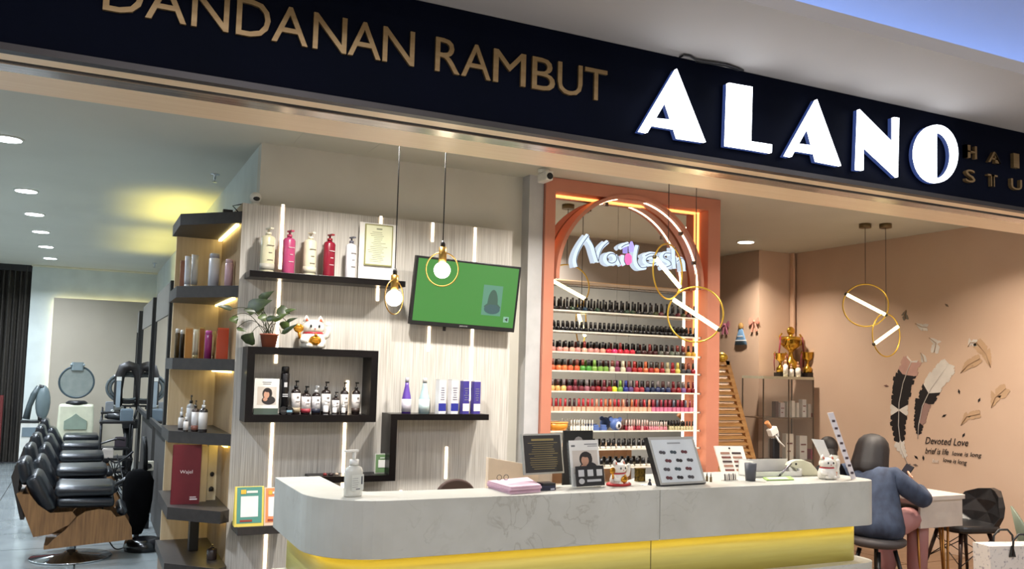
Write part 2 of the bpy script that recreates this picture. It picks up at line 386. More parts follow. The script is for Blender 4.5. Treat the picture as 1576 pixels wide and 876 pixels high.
def poly_letter(polys, ox, oy, k=3.94, Y=YS-.05, back=YS-.008):
    mb = MB(); m2 = MB()
    for P in polys:
        q = [PY(ox+x/k, oy+y/k, Y) for x, y in P]; pp = [(v.x, v.z) for v in q]
        ar = sum(pp[i][0]*pp[(i+1) % len(pp)][1]-pp[(i+1) % len(pp)][0]*pp[i][1] for i in range(len(pp)))
        if ar < 0: pp.reverse()
        mb.prism_y(pp, Y, Y+.018); m2.prism_y(pp, Y+.018, back)
    l = mb.build('lit_letter', sign_w, sb); m2.build('letter_return', emat('blue_lit_return', (80, 110, 200), .35), l)
poly_letter([[(953, 180), (730, 557), (775, 567), (888, 375)], [(953, 180), (888, 375), (962, 600), (1128, 625)], [(830, 480), (808, 522), (948, 545), (925, 490)]], 800, 60)
poly_letter([[(1268, 265), (1412, 290), (1402, 668), (1255, 645)], [(1402, 620), (1530, 640), (1528, 690), (1402, 668)]], 800, 60)
poly_letter([[(322, 90), (133, 430), (168, 438), (270, 255)], [(322, 90), (270, 255), (325, 465), (468, 493)], [(222, 360), (197, 400), (308, 418), (296, 370)]], 1176, 130)
poly_letter([[(580, 150), (567, 515), (603, 520), (608, 178)], [(582, 152), (792, 362), (812, 562), (606, 370)], [(790, 198), (820, 203), (812, 562), (790, 362)]], 1176, 130)
oc = [(1048+130*math.cos(R(a))*(1 if True else 0), 420-176*math.sin(R(a))) for a in range(-90, 91, 10)]
ol = [(1048+130*math.cos(R(a)), 420-176*math.sin(R(a))) for a in range(90, 271, 10)]
cres = [[oc[i], oc[i+1], (1052+90*math.cos(R(-90+10*(i+1))), 428-140*math.sin(R(-90+10*(i+1)))), (1052+90*math.cos(R(-90+10*i)), 428-140*math.sin(R(-90+10*i)))] for i in range(18)]
poly_letter([ol]+cres, 1176, 130)
for ch, x0, y0, x1, y1 in (('H', 1203, 357, 1272, 457), ('A', 1340, 395, 1418, 487), ('I', 1493, 420, 1529, 513), ('S', 1203, 505, 1262, 603), ('T', 1338, 535, 1398, 627), ('U', 1478, 562, 1545, 648)):
    a = PY(1176+x0/3.94, 130+y0/3.94, YS); b = PY(1176+x1/3.94, 130+y1/3.94, YS)
    mb = text_into(MB(), ch, ((a.x, YS, b.z), RX, UP, NYv), b.x-a.x, None if ch == 'I' else a.z-b.z-(.01 if ch != 'I' else 0), .02)
    if ch == 'I': mb = MB().box((a.x, YS-.02, b.z), (b.x, YS, a.z))
    if ch in 'HAT':   # the thick stroke of the deco letters
        wd = b.x-a.x
        if ch == 'H': mb.box((a.x, YS-.02, b.z), (a.x+wd*.42, YS, a.z-.01))
        if ch == 'T': mb.box((a.x+wd*.33, YS-.02, b.z), (a.x+wd*.68, YS, a.z-.01))
        if ch == 'A': mb.prism_y([(a.x+wd*.5, a.z-.01), (a.x+wd*.55, b.z), (b.x, b.z)][::-1], YS-.02, YS)
    mb.build('letter', goldletter, sb)
pts = [PZ(x, y, ZT-.006) for x, y in ((1046, 88), (1053, 84.5), (1062, 86), (1070, 91.5), (1080, 93), (1100, 96), (1118, 99), (1136, 105.5), (1144, 109))]
tag(MB().tube(pts, .005).tube([p+Vector((.012, .012, -.004)) for p in pts[3:8]], .0035).build('sign_cable', blackp), 'loose black cable lying along top edge of the fascia sign', 'cable')

# ------------------------------------------------------------------ LIGHT FIXTURES
def downlight(x, y, m, label, grp):
    o = thing('downlight', label, 'light', (x, y, CEIL), group=grp)
    MB().cyl((x, y, CEIL-.012), (x, y, CEIL), .085, n=24).build('lens', m, o)
    MB().lathe([(.085, -.01), (.1, -.006), (.1, 0), (.085, 0)], 24, (x, y, CEIL), cap=False).build('trim_ring', whitep, o)
for k, y in enumerate(SALON_Y):
    downlight(-.57, y, lamp_c, 'round ceiling downlight over salon aisle, %s in the row' % ('behind the sign board', 'nearest', 'second', 'third', 'fourth', 'fifth', 'farthest')[k], 'salon aisle downlights')
for k, (x, y) in enumerate(REC):  # fixtures for the added lamps too, hidden by the bulkhead
    downlight(x, y, lamp_n, ('round ceiling downlight behind the fascia, %s from left' % ('first', 'second', 'third', 'fourth', 'fifth')[k]) if k < 5 else 'round ceiling downlight just right of the coral frame', 'shop downlights')
def sprinkler(px, py, lab):
    p = PZ(px, py, CEIL)
    tag(MB().lathe([(.035, 0), (.035, -.006), (.01, -.01), (.01, -.04), (.004, -.045), (.004, -.06), (.02, -.062), (.02, -.066)][::-1], 12, (p.x, p.y, CEIL)).build('sprinkler', chrome), lab, 'sprinkler')
sprinkler(331, 268, 'fire sprinkler head on ceiling above the corner shelf'); sprinkler(238, 405, 'small fire sprinkler head near the far salon wall')

# ------------------------------------------------------------------ RECEPTION PANEL WALL
pL = PY(377.2, 311, YP); pT = (PY(377.2, 311, YP).z+PY(790, 357, YP).z)/2; pRx = 2.78
pa = thing('panel_wall', 'ribbed grey laminate feature wall behind the reception', 'panel', (1.8, YP, 0))
x0 = .845
xs = [x0, 1.4, 1.95, 2.4, pRx]
for a, b in zip(xs, xs[1:]): MB().box((a+.0006, YP, 0), (b-.0006, YW, pT)).build('panel', lamwood, pa)
def led(pxa, ya, pxb, yb, label):
    a = PY(pxa, ya, YP); b = PY(pxb, yb, YP); x = (a.x+b.x)/2
    o = thing('led_strip', label, 'light', (x, YP, b.z), group='vertical light strips of the panel wall')
    MB().box((x-.009, YP-.004, b.z), (x+.009, YP, a.z)).build('diffuser', led_w, o)
led(435.7, 315, 431, 414, 'vertical light strip above the top black shelf, leftmost')
led(430.5, 426, 424.5, 559, 'vertical light strip between the top shelf and plant pot')
led(420, 651, 414, 752, 'vertical light strip below left end of the black box shelf')
led(410.5, 821, 405, 900, 'vertical light strip below the teal counter sign')
led(586.5, 333, 586, 345, 'short light strip just above the framed certificate')
led(582.8, 418, 580.5, 463, 'short light strip below the certificate near hanging bulb')
led(666.4, 343, 665, 372, 'short light strip above the television, left one')
led(660.6, 503, 659.3, 541, 'short light strip under left half of the television')
led(732.1, 350.5, 729, 410, 'light strip above the television, right one')
led(727.8, 505, 723, 617, 'light strip from television down to purple tubes')
led(534.5, 586, 533, 642, 'light strip inside the black box shelf behind bottles')
led(531.5, 651, 526, 754, 'vertical light strip below right part of black box shelf')
led(687.4, 688, 685.6, 737, 'short light strip above the brown chair back')
led(749.6, 737, 749, 765, 'tiny light strip end beside the pink papers')
led(616.5, 755, 616.3, 775, 'tiny light strip end left of the brown chair')
YF = 5.6
def slab(mb, pxa, pya, pxb, pyb, Yf=YF, Yb=YP):
    a = PY(pxa, pya, Yf); b = PY(pxb, pyb, Yf); return mb.box((a.x, Yf, b.z), (b.x, Yb, a.z))
za = (PY(384.6, 415, YF).z+PY(624.3, 433.6, YF).z)/2
xa0 = PY(384.6, 415, YF).x; xa1 = PY(624.3, 434, YF).x
tag(MB().box((xa0, YF, za-.04), (xa1, YP, za)).build('wall_shelf', blackgloss, bevel=.002), 'long black floating shelf holding five big bottles', 'shelf')
bx0 = PY(378.5, 600, YF).x; bx1 = PY(580.5, 600, YF).x; bzt = (PY(384, 532.7, YF).z+PY(582, 540.7, YF).z)/2; bzb = PY(480, 650, YF).z; t = .045
bs = thing('box_shelf', 'black rectangular box shelf with a row of small bottles', 'shelf', ((bx0+bx1)/2, YF, bzb))
MB().box((bx0, YF, bzt-t), (bx1, YP, bzt)).build('top_board', blackgloss, bs); MB().box((bx0, YF, bzb), (bx1, YP, bzb+t)).build('bottom_board', blackgloss, bs)
MB().box((bx0, YF, bzb+t), (bx0+t, YP, bzt-t)).build('side_board', blackgloss, bs); MB().box((bx1-t, YF, bzb+t), (bx1, YP, bzt-t)).build('side_board', blackgloss, bs)
cx0 = PY(600, 690, YF).x; cx1 = PY(752.5, 640, YF).x; czt = 1.307; czb = PY(560, 742, YF).z-.0; cxl = PY(480, 742, YF).x
ss = thing('step_shelf', 'black stepped shelf with purple and blue bottles on top', 'shelf', ((cx0+cx1)/2, YF, czb))
MB().box((cx0, YF, czt-.04), (cx1, YP, czt)).build('top_board', blackgloss, ss); MB().box((cx0, YF, czb), (cx0+.045, YP, czt-.04)).build('upright', blackgloss, ss)
MB().box((cxl, YF, czb), (cx0, YP, czb+.04)).build('bottom_board', blackgloss, ss)
dz = PY(370, 810, YF).z; dx0 = PY(364, 815, YF).x; dx1 = PY(440, 815, YF).x
tag(MB().box((dx0, YF-.04, dz-.05), (dx1, YP, dz)).build('wall_shelf', darkslab, bevel=.002), 'small dark low shelf left of counter holding code stands', 'shelf')

# ------- bottles of every sort (local coordinates, origin at base centre)
def bottle(name, label, cat, loc, w, h, kind, col, cap=(20, 20, 20), lab=None, band=None, group=None, trans=False, rz=0, tilt=0):
    o = thing(name, label, cat, loc, rz, group); r = w/2
    bm = rgb(col, .25) if not trans else M('clear_%d_%d_%d' % col, col, .12, alpha=.75); cm = rgb(cap, .3)
    b = MB(); c = MB(); z0 = .0
    if kind == 'pump':
        hb = h*.74; b.lathe([(r*.93, 0), (r, .004), (r, hb*.9), (r*.8, hb*.97), (r*.38, hb), (r*.38, hb+h*.02)])
        c.cyl((0, 0, hb+h*.015), (0, 0, hb+h*.1), r*.42).cyl((0, 0, hb+h*.1), (0, 0, h*.95), r*.13).cbox((0, -r*.35, h*.965), (r*.36, r*1.15, h*.05))
    elif kind == 'bigpump':
        hb = h*.83; b.lathe([(r*.95, 0), (r, .004), (r, hb*.92), (r*.85, hb*.97), (r*.4, hb), (r*.4, hb+h*.02)], sy=.75)
        c.cyl((0, 0, hb+h*.015), (0, 0, hb+h*.07), r*.42).cyl((0, 0, hb+h*.07), (0, 0, h*.96), r*.16).cbox((0, -r*.3, h*.975), (r*.5, r*1.3, h*.035))
    elif kind == 'dropper':
        hb = h*.62; b.lathe([(r*.95, 0), (r, .003), (r, hb*.86), (r*.45, hb)]); c.cyl((0, 0, hb), (0, 0, h*.8), r*.5).lathe([(r*.3, h*.8), (r*.3, h*.95), (r*.15, h)])
    elif kind == 'tube':       # tube standing on its cap
        c.cyl((0, 0, 0), (0, 0, h*.12), r*.9); b.lathe([(r*.92, h*.12), (r, h*.3), (r, h*.6), (r*1.02, h)], sy=1)
        for i in range(len(b.v)-14, len(b.v)): b.v[i].y *= .12
    elif kind == 'can':
        hb = h*.86; b.lathe([(r, 0), (r, hb*.98), (r*.9, hb)]); c.lathe([(r*.9, hb), (r*.9, h*.97), (r*.8, h)])
    elif kind == 'cone':
        hb = h*.86; b.lathe([(r, 0), (r, h*.4), (r*.85, h*.5), (r*.45, h*.76), (r*.36, hb+.002)]); c.cyl((0, 0, hb), (0, 0, h), r*.42)
    elif kind == 'box':
        b.cbox((0, 0, h/2-.004), (w, w*.8, h-.008)); c.cbox((0, 0, h-.004), (w, w*.8, .008))
    b.build('body', bm, o, local=True); c.build('cap' if kind not in ('pump', 'bigpump') else 'pump_head', cm, o, local=True)
    e = .0008
    if lab:
        zl0, zl1 = ((.1, .62) if kind in ('pump', 'bigpump') else (.1, .55))
        if kind == 'cone': zl0, zl1 = .05, .4
        if kind == 'box': MB().box((-w/2*.8, -w*.4-e, h*zl0), (w/2*.8, -w*.4, h*zl1)).build('label', rgb(lab, .6), o, local=True)
        else:
            sy = .75 if kind == 'bigpump' else 1
            MB().lathe([(r+e, h*zl0), (r+e, h*zl1)], 14, sy=sy).build('label', rgb(lab, .6), o, local=True)
    if band:
        if kind == 'box': MB().box((-w/2-e, -w*.4-e, h*.08), (w/2+e, -w*.4+.001, h*.3)).build('colour_band', rgb(band, .5), o, local=True)
        else: MB().lathe([(r+2*e, h*.06), (r+2*e, h*.2)], 14, sy=.75 if kind == 'bigpump' else 1).build('colour_band', rgb(band, .5), o, local=True)
    return o
def place(px0, px1, ytop, Y, z):
    pc = (px0+px1)/2; x = onY(pc, Y, z); p = Vector((x, Y, z)); s = WD(p)/FP; yb = PR(p)[1]
    return p, (px1-px0)*s, (yb-ytop)*s*1.0
def prints(o, w, h, z0, n, col, y, f=.5, x0=0):     # fine lines of print on a flat or round front
    mb = MB()
    for k in range(n):
        ww = w*random.uniform(.4, 1)*f; zz = z0+h*k/n; mb.box((x0-ww/2, y-.0012, zz), (x0+ww/2, y-.0006, zz+h/n*.35))
    return mb.build('print', rgb(col, .6), o, local=True)
BG = 'salon bottles on the top black shelf'
for (a, b, yt, col, cap, lb, bd, tx) in (
        (399, 421.6, 350, (214, 208, 176), (228, 222, 200), None, (176, 172, 158), 'cream pump bottle, first on the top black shelf'),
        (433, 453, 354, (176, 70, 112), (190, 72, 104), None, None, 'magenta pump bottle on the top black shelf'),
        (465, 486, 357, (220, 212, 184), (232, 226, 206), None, (196, 190, 168), 'cream pump bottle between magenta and red bottles'),
        (495.6, 515, 360, (130, 24, 44), (140, 22, 38), None, None, 'deep red pump bottle on the top black shelf'),
        (530, 547.6, 364, (222, 220, 224), (90, 92, 104), None, None, 'white pump bottle beside the framed certificate')):
    p, w, h = place(a, b, yt, 5.70, za)
    o = bottle('shampoo_bottle', tx, 'bottle', p, w, h, 'bigpump', col, cap, lb, bd, BG, rz=R(20))
    c = (90, 84, 76) if sum(col) > 500 else (225, 200, 205)
    for k in range(3): MB().cbox((0, -w*.375-.001, h*(.28+.16*k)), (w*(.4, .25, .5)[k], .003, h*.014)).build('print', rgb(c, .6), o, local=True)
# framed certificate leaning on the panel
a = PY(562.6, 344, 5.74); b = PY(603, 411, 5.74); zc0 = za+.03
ct = thing('certificate', 'framed pale green certificate on white card beside hanging bulb', 'certificate', ((a.x+b.x)/2, 5.745, za))
MB().box((a.x-.035, 5.75, za), (b.x+.035, 5.756, a.z+.01)).build('backing_card', paper, ct)
ww = b.x-a.x
MB().box((a.x, 5.738, b.z), (a.x+ww, 5.75, a.z)).build('frame', M('olive_gold_frame', (150, 148, 96), .4, .3), ct)
MB().box((a.x+.008, 5.736, b.z+.008), (b.x-.008, 5.739, a.z-.008)).build('sheet', M('pale_green_paper', (222, 224, 190), .6), ct)
mb = MB()
for k in range(17): z = a.z-.055-.0125*k; l = random.uniform(.35, .8)*ww*.5; mb.box(((a.x+b.x)/2-l, 5.7352, z), ((a.x+b.x)/2+l*random.uniform(.3, 1), 5.736, z+.003))
mb.box(((a.x+b.x)/2-.02, 5.7352, a.z-.035), ((a.x+b.x)/2+.02, 5.736, a.z-.026)).build('print', rgb((130, 136, 110), .6), ct)
# the black box shelf contents
zb = bzb+t; YB = 5.67
def portrait(o, x, y, z, w, h, tilt=0):  # a printed photo of a dark-haired person, flat pieces on a card (local)
    def el(cx, cz, rx, rz, yy, col, name, a0=0, a1=360):
        pts = [(x+w*(cx+rx*math.cos(R(a))), z+h*(cz+rz*math.sin(R(a)))) for a in range(a0, a1, 20)]
        MB().prism_y(pts, y-yy, y-yy+.0004).build(name, rgb(col, .6), o, local=True)
    MB().box((x-w/2, y-.0004, z), (x+w/2, y, z+h)).build('photo', rgb((206, 196, 184), .6), o, local=True)
    el(.02, .62, .26, .33, .0008, (34, 26, 24), 'hair_print'); el(.1, .25, .36, .25, .0012, (38, 34, 34), 'clothes_print')
    el(-.02, .56, .15, .21, .0016, (196, 148, 120), 'face_print'); el(-.08, .3, .12, .1, .0018, (190, 142, 116), 'hand_print'); el(.04, .8, .2, .1, .002, (34, 26, 24), 'fringe_print')
p, w, h = place(390, 427.6, 583, YB, zb)
o = thing('photo_card', 'white display card with portrait photo inside black box shelf', 'card', p)
MB().box((-w/2, 0, h*.16), (w/2, .012, h)).build('card', paper, o, local=True); MB().box((-w/2*.97, -.002, 0), (w/2*.97, .03, h*.17)).build('base_block', rgb((74, 88, 78), .5), o, local=True)
portrait(o, .002, -.0005, h*.27, w*.76, h*.5); prints(o, w, h*.1, h*.84, 2, (120, 120, 120), 0, .7)
p, w, h = place(429.5, 443, 564.4, YB, zb)
o = bottle('spray_can', 'tall black spray can inside black box shelf', 'can', p, w, h, 'can', (20, 18, 19), (14, 12, 12))
MB().cbox((0, -w/2-.0005, h*.62), (w*.35, .002, h*.1)).cbox((0, -w/2-.0005, h*.42), (w*.6, .002, h*.02)).cbox((0, -w/2-.0005, h*.38), (w*.6, .002, h*.02)).build('print', rgb((190, 190, 190), .5), o, local=True)
for (px, lb, nm) in ((436.5, (50, 48, 48), 'round black tin at foot of the spray can'), (445.2, (120, 160, 180), 'round black tin with pale blue label in box shelf')):
    p, w, h = place(px-6.3, px+6.3, 619, YF+.035, zb); q = thing('wax_tin', nm, 'tin', p)
    MB().cyl((0, 0, w/2), (0, .022, w/2), w/2, n=20).build('tin', blackp, q, local=True); MB().box((-w*.33, -.002, w*.3), (w*.33, 0, w*.56)).build('label', rgb(lb, .5), q, local=True)
for (a, b, yt, kd, cap, lb, bd, yy, tx) in (
        (447, 461, 585.4, 'pump', (14, 12, 12), (206, 200, 196), (150, 136, 110), 5.69, 'brown pump bottle with tan band, right of spray can'),
        (462.7, 477, 594, 'pump', (14, 12, 12), (206, 198, 196), (150, 46, 58), 5.69, 'brown pump bottle with red band in box shelf'),
        (479, 492, 593.6, 'pump', (222, 222, 222), (200, 198, 200), (40, 44, 60), 5.69, 'white capped bottle with navy band in box shelf'),
        (493.5, 507.5, 587, 'pump', (14, 12, 12), (204, 200, 196), None, 5.70, 'tall black pump bottle at middle of box shelf'),
        (510, 521.5, 603, 'pump', (14, 12, 12), (200, 196, 194), None, 5.70, 'shorter dark bottle right of the middle pump bottle'),
        (523, 535, 588, 'pump', (14, 12, 12), (200, 196, 190), None, 5.70, 'black pump bottle left of light strip in box shelf'),
        (540.5, 553, 588, 'pump', (14, 12, 12), (214, 208, 204), (60, 46, 40), 5.70, 'black pump bottle at right end of box shelf')):
    p, w, h = place(a, b, yt, yy, zb); o = bottle('lotion_bottle', tx, 'bottle', p, w, h, kd, (34, 24, 22), cap, lb, bd, 'lotion bottles in the black box shelf', rz=R(15))
    MB().cbox((0, -w/2-.0015, h*.5), (w*.25, .002, h*.05)).cbox((0, -w/2-.0015, h*.38), (w*.5, .002, h*.015)).build('print', rgb((120, 112, 108), .5), o, local=True)
for (a, b, yt, tx) in ((496.8, 505, 614.6, 'small white dropper bottle in front, leftmost of three'), (511, 518, 620, 'small white dropper bottle in front, middle of three'), (525, 531.5, 620, 'small white dropper bottle in front, rightmost of three')):
    p, w, h = place(a, b, yt, 5.635, zb); bottle('serum_bottle', tx, 'bottle', p, w, h, 'dropper', (214, 210, 206), (226, 224, 222), None, (30, 26, 26), 'small serum bottles in box shelf')
# things on the stepped shelf
for (a, b, yt, kd, col, cap, lb, bd, tx) in (
        (617.7, 632, 581, 'cone', (96, 66, 160), (168, 164, 176), (206, 200, 212), None, 'tapering purple bottle with white label on stepped shelf'),
        (644, 660.5, 582, 'cone', (176, 206, 208), (190, 188, 184), (206, 226, 226), None, 'pale blue tapering bottle on stepped shelf'),
        (671, 684, 584, 'box', (214, 214, 218), (190, 190, 190), None, (36, 44, 140), 'white and blue tube box, left one on stepped shelf'),
        (690, 703, 584, 'box', (214, 212, 214), (190, 190, 190), None, (36, 44, 140), 'white and blue tube box, right one on stepped shelf'),
        (708.5, 720, 585, 'box', (70, 62, 140), (214, 210, 206), None, (216, 214, 214), 'purple and white tube box left of light strip'),
        (725, 737, 586, 'box', (76, 66, 144), (214, 210, 206), None, (216, 214, 214), 'purple and white tube box right of light strip')):
    p, w, h = place(a, b, yt, 5.69, czt); o = bottle('hair_product', tx, 'bottle', p, w, h, kd, col, cap, lb, bd, 'hair products on the stepped shelf', rz=R(12))
    if kd == 'box': prints(o, w, h*.4, h*.4, 6, (110, 110, 130), -w*.4, .7)
p, w, h = place(576, 599, 698.4, 5.70, czb+.04)
o = thing('small_frame', 'small green card in clear stand on lower black shelf', 'card stand', p, R(-8))
MB().box((-w/2, 0, 0), (w/2, .012, h)).build('stand', clearp, o, local=True); MB().box((-w/2*.86, -.002, h*.05), (w/2*.86, 0, h*.95)).build('card', rgb((104, 138, 92), .5), o, local=True)
MB().box((-w*.26, -.004, h*.3), (w*.26, -.002, h*.68)).build('white_square', paper, o, local=True); MB().box((-w*.15, -.0055, h*.76), (w*.15, -.004, h*.8)).build('print', rgb((226, 232, 220), .6), o, local=True)
for (a, b, c) in ((497, 503, (120, 30, 30)), (505, 513, (40, 20, 20)), (515, 521, (170, 150, 130))):
    p, w, h = place(a, b, 728, 5.68, czb+.04)
    tag(MB().lathe([(w*.5, 0), (w*.5, h*.6), (w*.2, h)], 10).build('trinket', rgb(c, .5)), 'small %s trinket behind left end of the counter' % {120: 'red', 40: 'dark brown', 170: 'tan'}[c[0]], 'ornament').location = p
# code stands on the low shelf
def code_stand(px0, px1, yt, col, edge, label):
    p, w, h = place(px0, px1, yt, YF-.005, dz); o = thing('code_stand', label, 'sign stand', p)
    st = MB(); st.prism_x([(-.02, 0), (.05, 0), (.05, h*.2), (.03, h), (.015, h)], -w/2, w/2); st.build('stand', rgb(edge, .5), o, local=True)
    def sl(z): return -.02+.035*z/h
    def pane(x0, x1, z0, z1, m, nm, e):
        MB().add([(x0, sl(z0)-e, z0), (x1, sl(z0)-e, z0), (x1, sl(z1)-e, z1), (x0, sl(z1)-e, z1)], [(0, 1, 2, 3)]).build(nm, m, o, local=True)
    pane(-w/2*.86, w/2*.86, h*.08, h*.99, rgb(col, .5), 'card', .001); pane(-w*.3, w*.3, h*.24, h*.76, paper, 'white_square', .002)
    pane(-w*.1, w*.28, h*.84, h*.9, rgb((220, 226, 214), .6), 'print', .003); pane(-w*.32, w*.1, h*.12, h*.17, rgb((150, 60, 44), .6), 'print', .003); pane(-w*.3, -w*.12, h*.82, h*.93, rgb((220, 180, 60), .6), 'print', .003)
code_stand(360.5, 404, 750.5, (82, 142, 128), (222, 200, 90), 'teal payment stand with yellow edges and white square')
code_stand(405.5, 436, 752, (228, 140, 88), (226, 196, 170), 'orange payment stand half hidden by the counter')
# security cameras
p = PY(393.5, 300, 5.86)
o = thing('security_camera', 'small white ball camera standing on top of panel wall', 'camera', (p.x, 5.86, pT))
MB().cyl((p.x, 5.86, pT), (p.x, 5.86, pT+.02), .028).ball((p.x, 5.86, pT+.052), .038).build('housing', whitep, o); MB().ball((p.x+.002, 5.838, pT+.044), (.024, .02, .017)).build('lens', blackp, o)
p = PZ(822, 262, CEIL)
o = thing('security_camera', 'white bullet camera under ceiling beside the coral frame', 'camera', (2.93, 5.6, CEIL))
MB().cyl((2.93, 5.62, CEIL), (2.93, 5.62, CEIL-.03), .045).box((2.90, 5.52, CEIL-.1), (2.96, 5.66, CEIL-.03)).build('housing', whitep, o, bevel=.01); MB().cyl((2.93, 5.515, CEIL-.07), (2.93, 5.53, CEIL-.07), .024).build('lens', blackp, o)
# television (tilted forward on its bracket)
tc = [PY(636.3, 394, 5.66), PY(803.2, 407, 5.66), PY(626, 503.5, 5.72), PY(793, 511, 5.72)]
xc = sum(p.x for p in tc)/4; zc = sum(p.z for p in tc)/4; tw = .80; th = .475
tvm = Matrix.Translation((xc, 5.68, zc)) @ Matrix.Rotation(R(1.6), 4, 'Y') @ Matrix.Rotation(R(8), 4, 'X')
tv = thing('television', 'black wall television showing a plain green screen', 'television', (xc, 5.68, zc)); tv.matrix_basis = tvm; WM[tv.name] = tvm
MB().cbox((0, .012, 0), (tw, .04, th)).build('case', blackp, tv, local=True, bevel=.004)
MB().box((-tw/2+.018, -.0095, -th/2+.03), (tw/2-.018, -.0085, th/2-.016)).build('screen', emat('green_screen', (56, 168, 44), .66), tv, local=True)
x0, x1, z0, z1 = .122, .272, -.13, .085
MB().box((x0, -.0105, z0), (x1, -.0097, z1)).build('picture_panel', emat('pale_teal_screen', (104, 184, 150), .6), tv, local=True)
cxp = (x0+x1)/2+.005
MB().prism_y([(cxp+(.068*math.cos(R(a)) if math.sin(R(a)) < 0 else .04*math.cos(R(a))), -.045+(.07 if math.sin(R(a)) < 0 else .1)*math.sin(R(a))) for a in range(0, 360, 18)], -.0113, -.0106).build('figure_shape', emat('dark_teal_screen', (52, 120, 96), .5), tv, local=True)
MB().prism_y([(cxp+.062*math.cos(R(a)), -.085+.035*math.sin(R(a))) for a in range(0, 360, 20)], -.012, -.0114).build('figure_base', emat('blue_teal_screen', (50, 118, 122), .5), tv, local=True)
MB().box((.3, -.0105, -.17), (.342, -.0097, -.13)).build('icon', emat('icon_screen', (160, 220, 190), .7), tv, local=True)
MB().box((.312, -.012, -.154), (.32, -.0106, -.146)).prism_y([(.32, -.158), (.332, -.163), (.332, -.137), (.32, -.142)], -.012, -.0106).build('speaker_mark', emat('icon_dark', (30, 80, 50), .3), tv, local=True)
text_into(MB(), 'pensonic', ((-.03, -.0088, -th/2+.008), RX, UP, NYv), .06, None, .0005).build('print', rgb((180, 180, 180), .5), tv, local=True)
MB().box((-.2, .03, -.15), (.2, .1, .15)).build('bracket', blackp, tv, local=True)
MB().cyl((-.13, .02, -th/2-.03), (-.13, .02, -th/2+.01), .012).build('sensor_knob', blackp, tv, local=True)
# plant on the box shelf
p, w, h = place(400, 427, 505, 5.68, bzt)
pl = thing('potted_plant', 'trailing green pothos in terracotta pot on the box shelf', 'plant', p)
ph = .085
MB().lathe([(w*.38, 0), (w*.5, ph*.9), (w*.54, ph*.9), (w*.54, ph), (w*.44, ph), (w*.42, ph*.92)], 18).build('pot', M('terracotta', (160, 86, 60), .7), pl, local=True)
MB().cyl((0, 0, ph*.8), (0, 0, ph*.93), w*.43).build('soil', rgb((50, 36, 28), .9), pl, local=True)
leafm = [M('dark_green_leaf', (46, 60, 24), .4, c2=(28, 40, 16), sc=(40, 40, 40)), M('mid_green_leaf', (70, 88, 34), .4, c2=(46, 62, 24), sc=(40, 40, 40))]
lv = [(400, 468, 34, 20, -20), (345, 473, -24, 8, 5), (437, 480, 20, 18, 25), (447, 478, 18, 6, -15), (386, 480, 10, 20, 90), (361, 493, 12, 14, 60), (384, 520, -18, 22, 120), (432, 488, 24, 8, -30),
      (446, 506, 26, 7, -35), (440, 500, 14, 16, -50), (410, 455, 24, 12, -35), (397, 478, 14, 20, 80), (420, 490, 18, 9, -10), (372, 508, 14, 6, 20), (450, 492, 16, 5, -20), (405, 490, 12, 14, 60)]
stems = MB()
for i, (px, py, ln, wd, ang) in enumerate(lv):
    q = PY(px, py, 5.62+.05*((i*7) % 4)/3); s = WD(q)/FP; L = abs(ln)*s*1.15; Wd = wd*s
    a = R(-ang if ln > 0 else 180-ang); dv = Vector((math.cos(a), -.25, math.sin(a))).normalized(); side = dv.cross(Vector((0.1, -1, .35))).normalized(); nn = side.cross(dv)
    out = [(0, 0), (.12, .42), (.3, .5), (.55, .38), (.8, .16), (1, 0), (.8, -.16), (.55, -.38), (.3, -.5), (.12, -.42)]
    vs = [q+dv*(L*(u-.5))+side*(Wd*v*1.1)+nn*(-.012*abs(v)+.01*math.sin(u*3)) for u, v in out]
    mid = [q+dv*(L*(u-.5))+nn*(.01*math.sin(u*3)) for u in (0, .3, .6, 1)]
    n = len(vs); V = vs+mid; F = [(0, 1, 2, n+1), (n+1, 2, 3, n+2), (n+2, 3, 4, 5), (0, n+1, 8, 9), (n+1, n+2, 7, 8), (n+2, 5, 6, 7)]
    V2 = V+[v-nn*.0015 for v in V]; m = len(V)
    MB().add(V2, F+[tuple(reversed([k+m for k in f])) for f in F], True).build('leaf', leafm[i % 2 if i not in (1, 8) else 0], pl)
    b = q-dv*(L*.5); r0 = Vector((p.x+random.uniform(-.03, .03), p.y+random.uniform(-.02, .02), p.z+ph*.9)); pts = []
    for k in range(9):
        tt = k/8; c = r0.lerp(b, tt); c.z += .07*math.sin(tt*math.pi)*(1 if b.z > r0.z-.02 else 1.2); pts.append(c)
    stems.tube(pts, .0022, 5)
stems.build('stems', rgb((60, 66, 36), .5), pl)

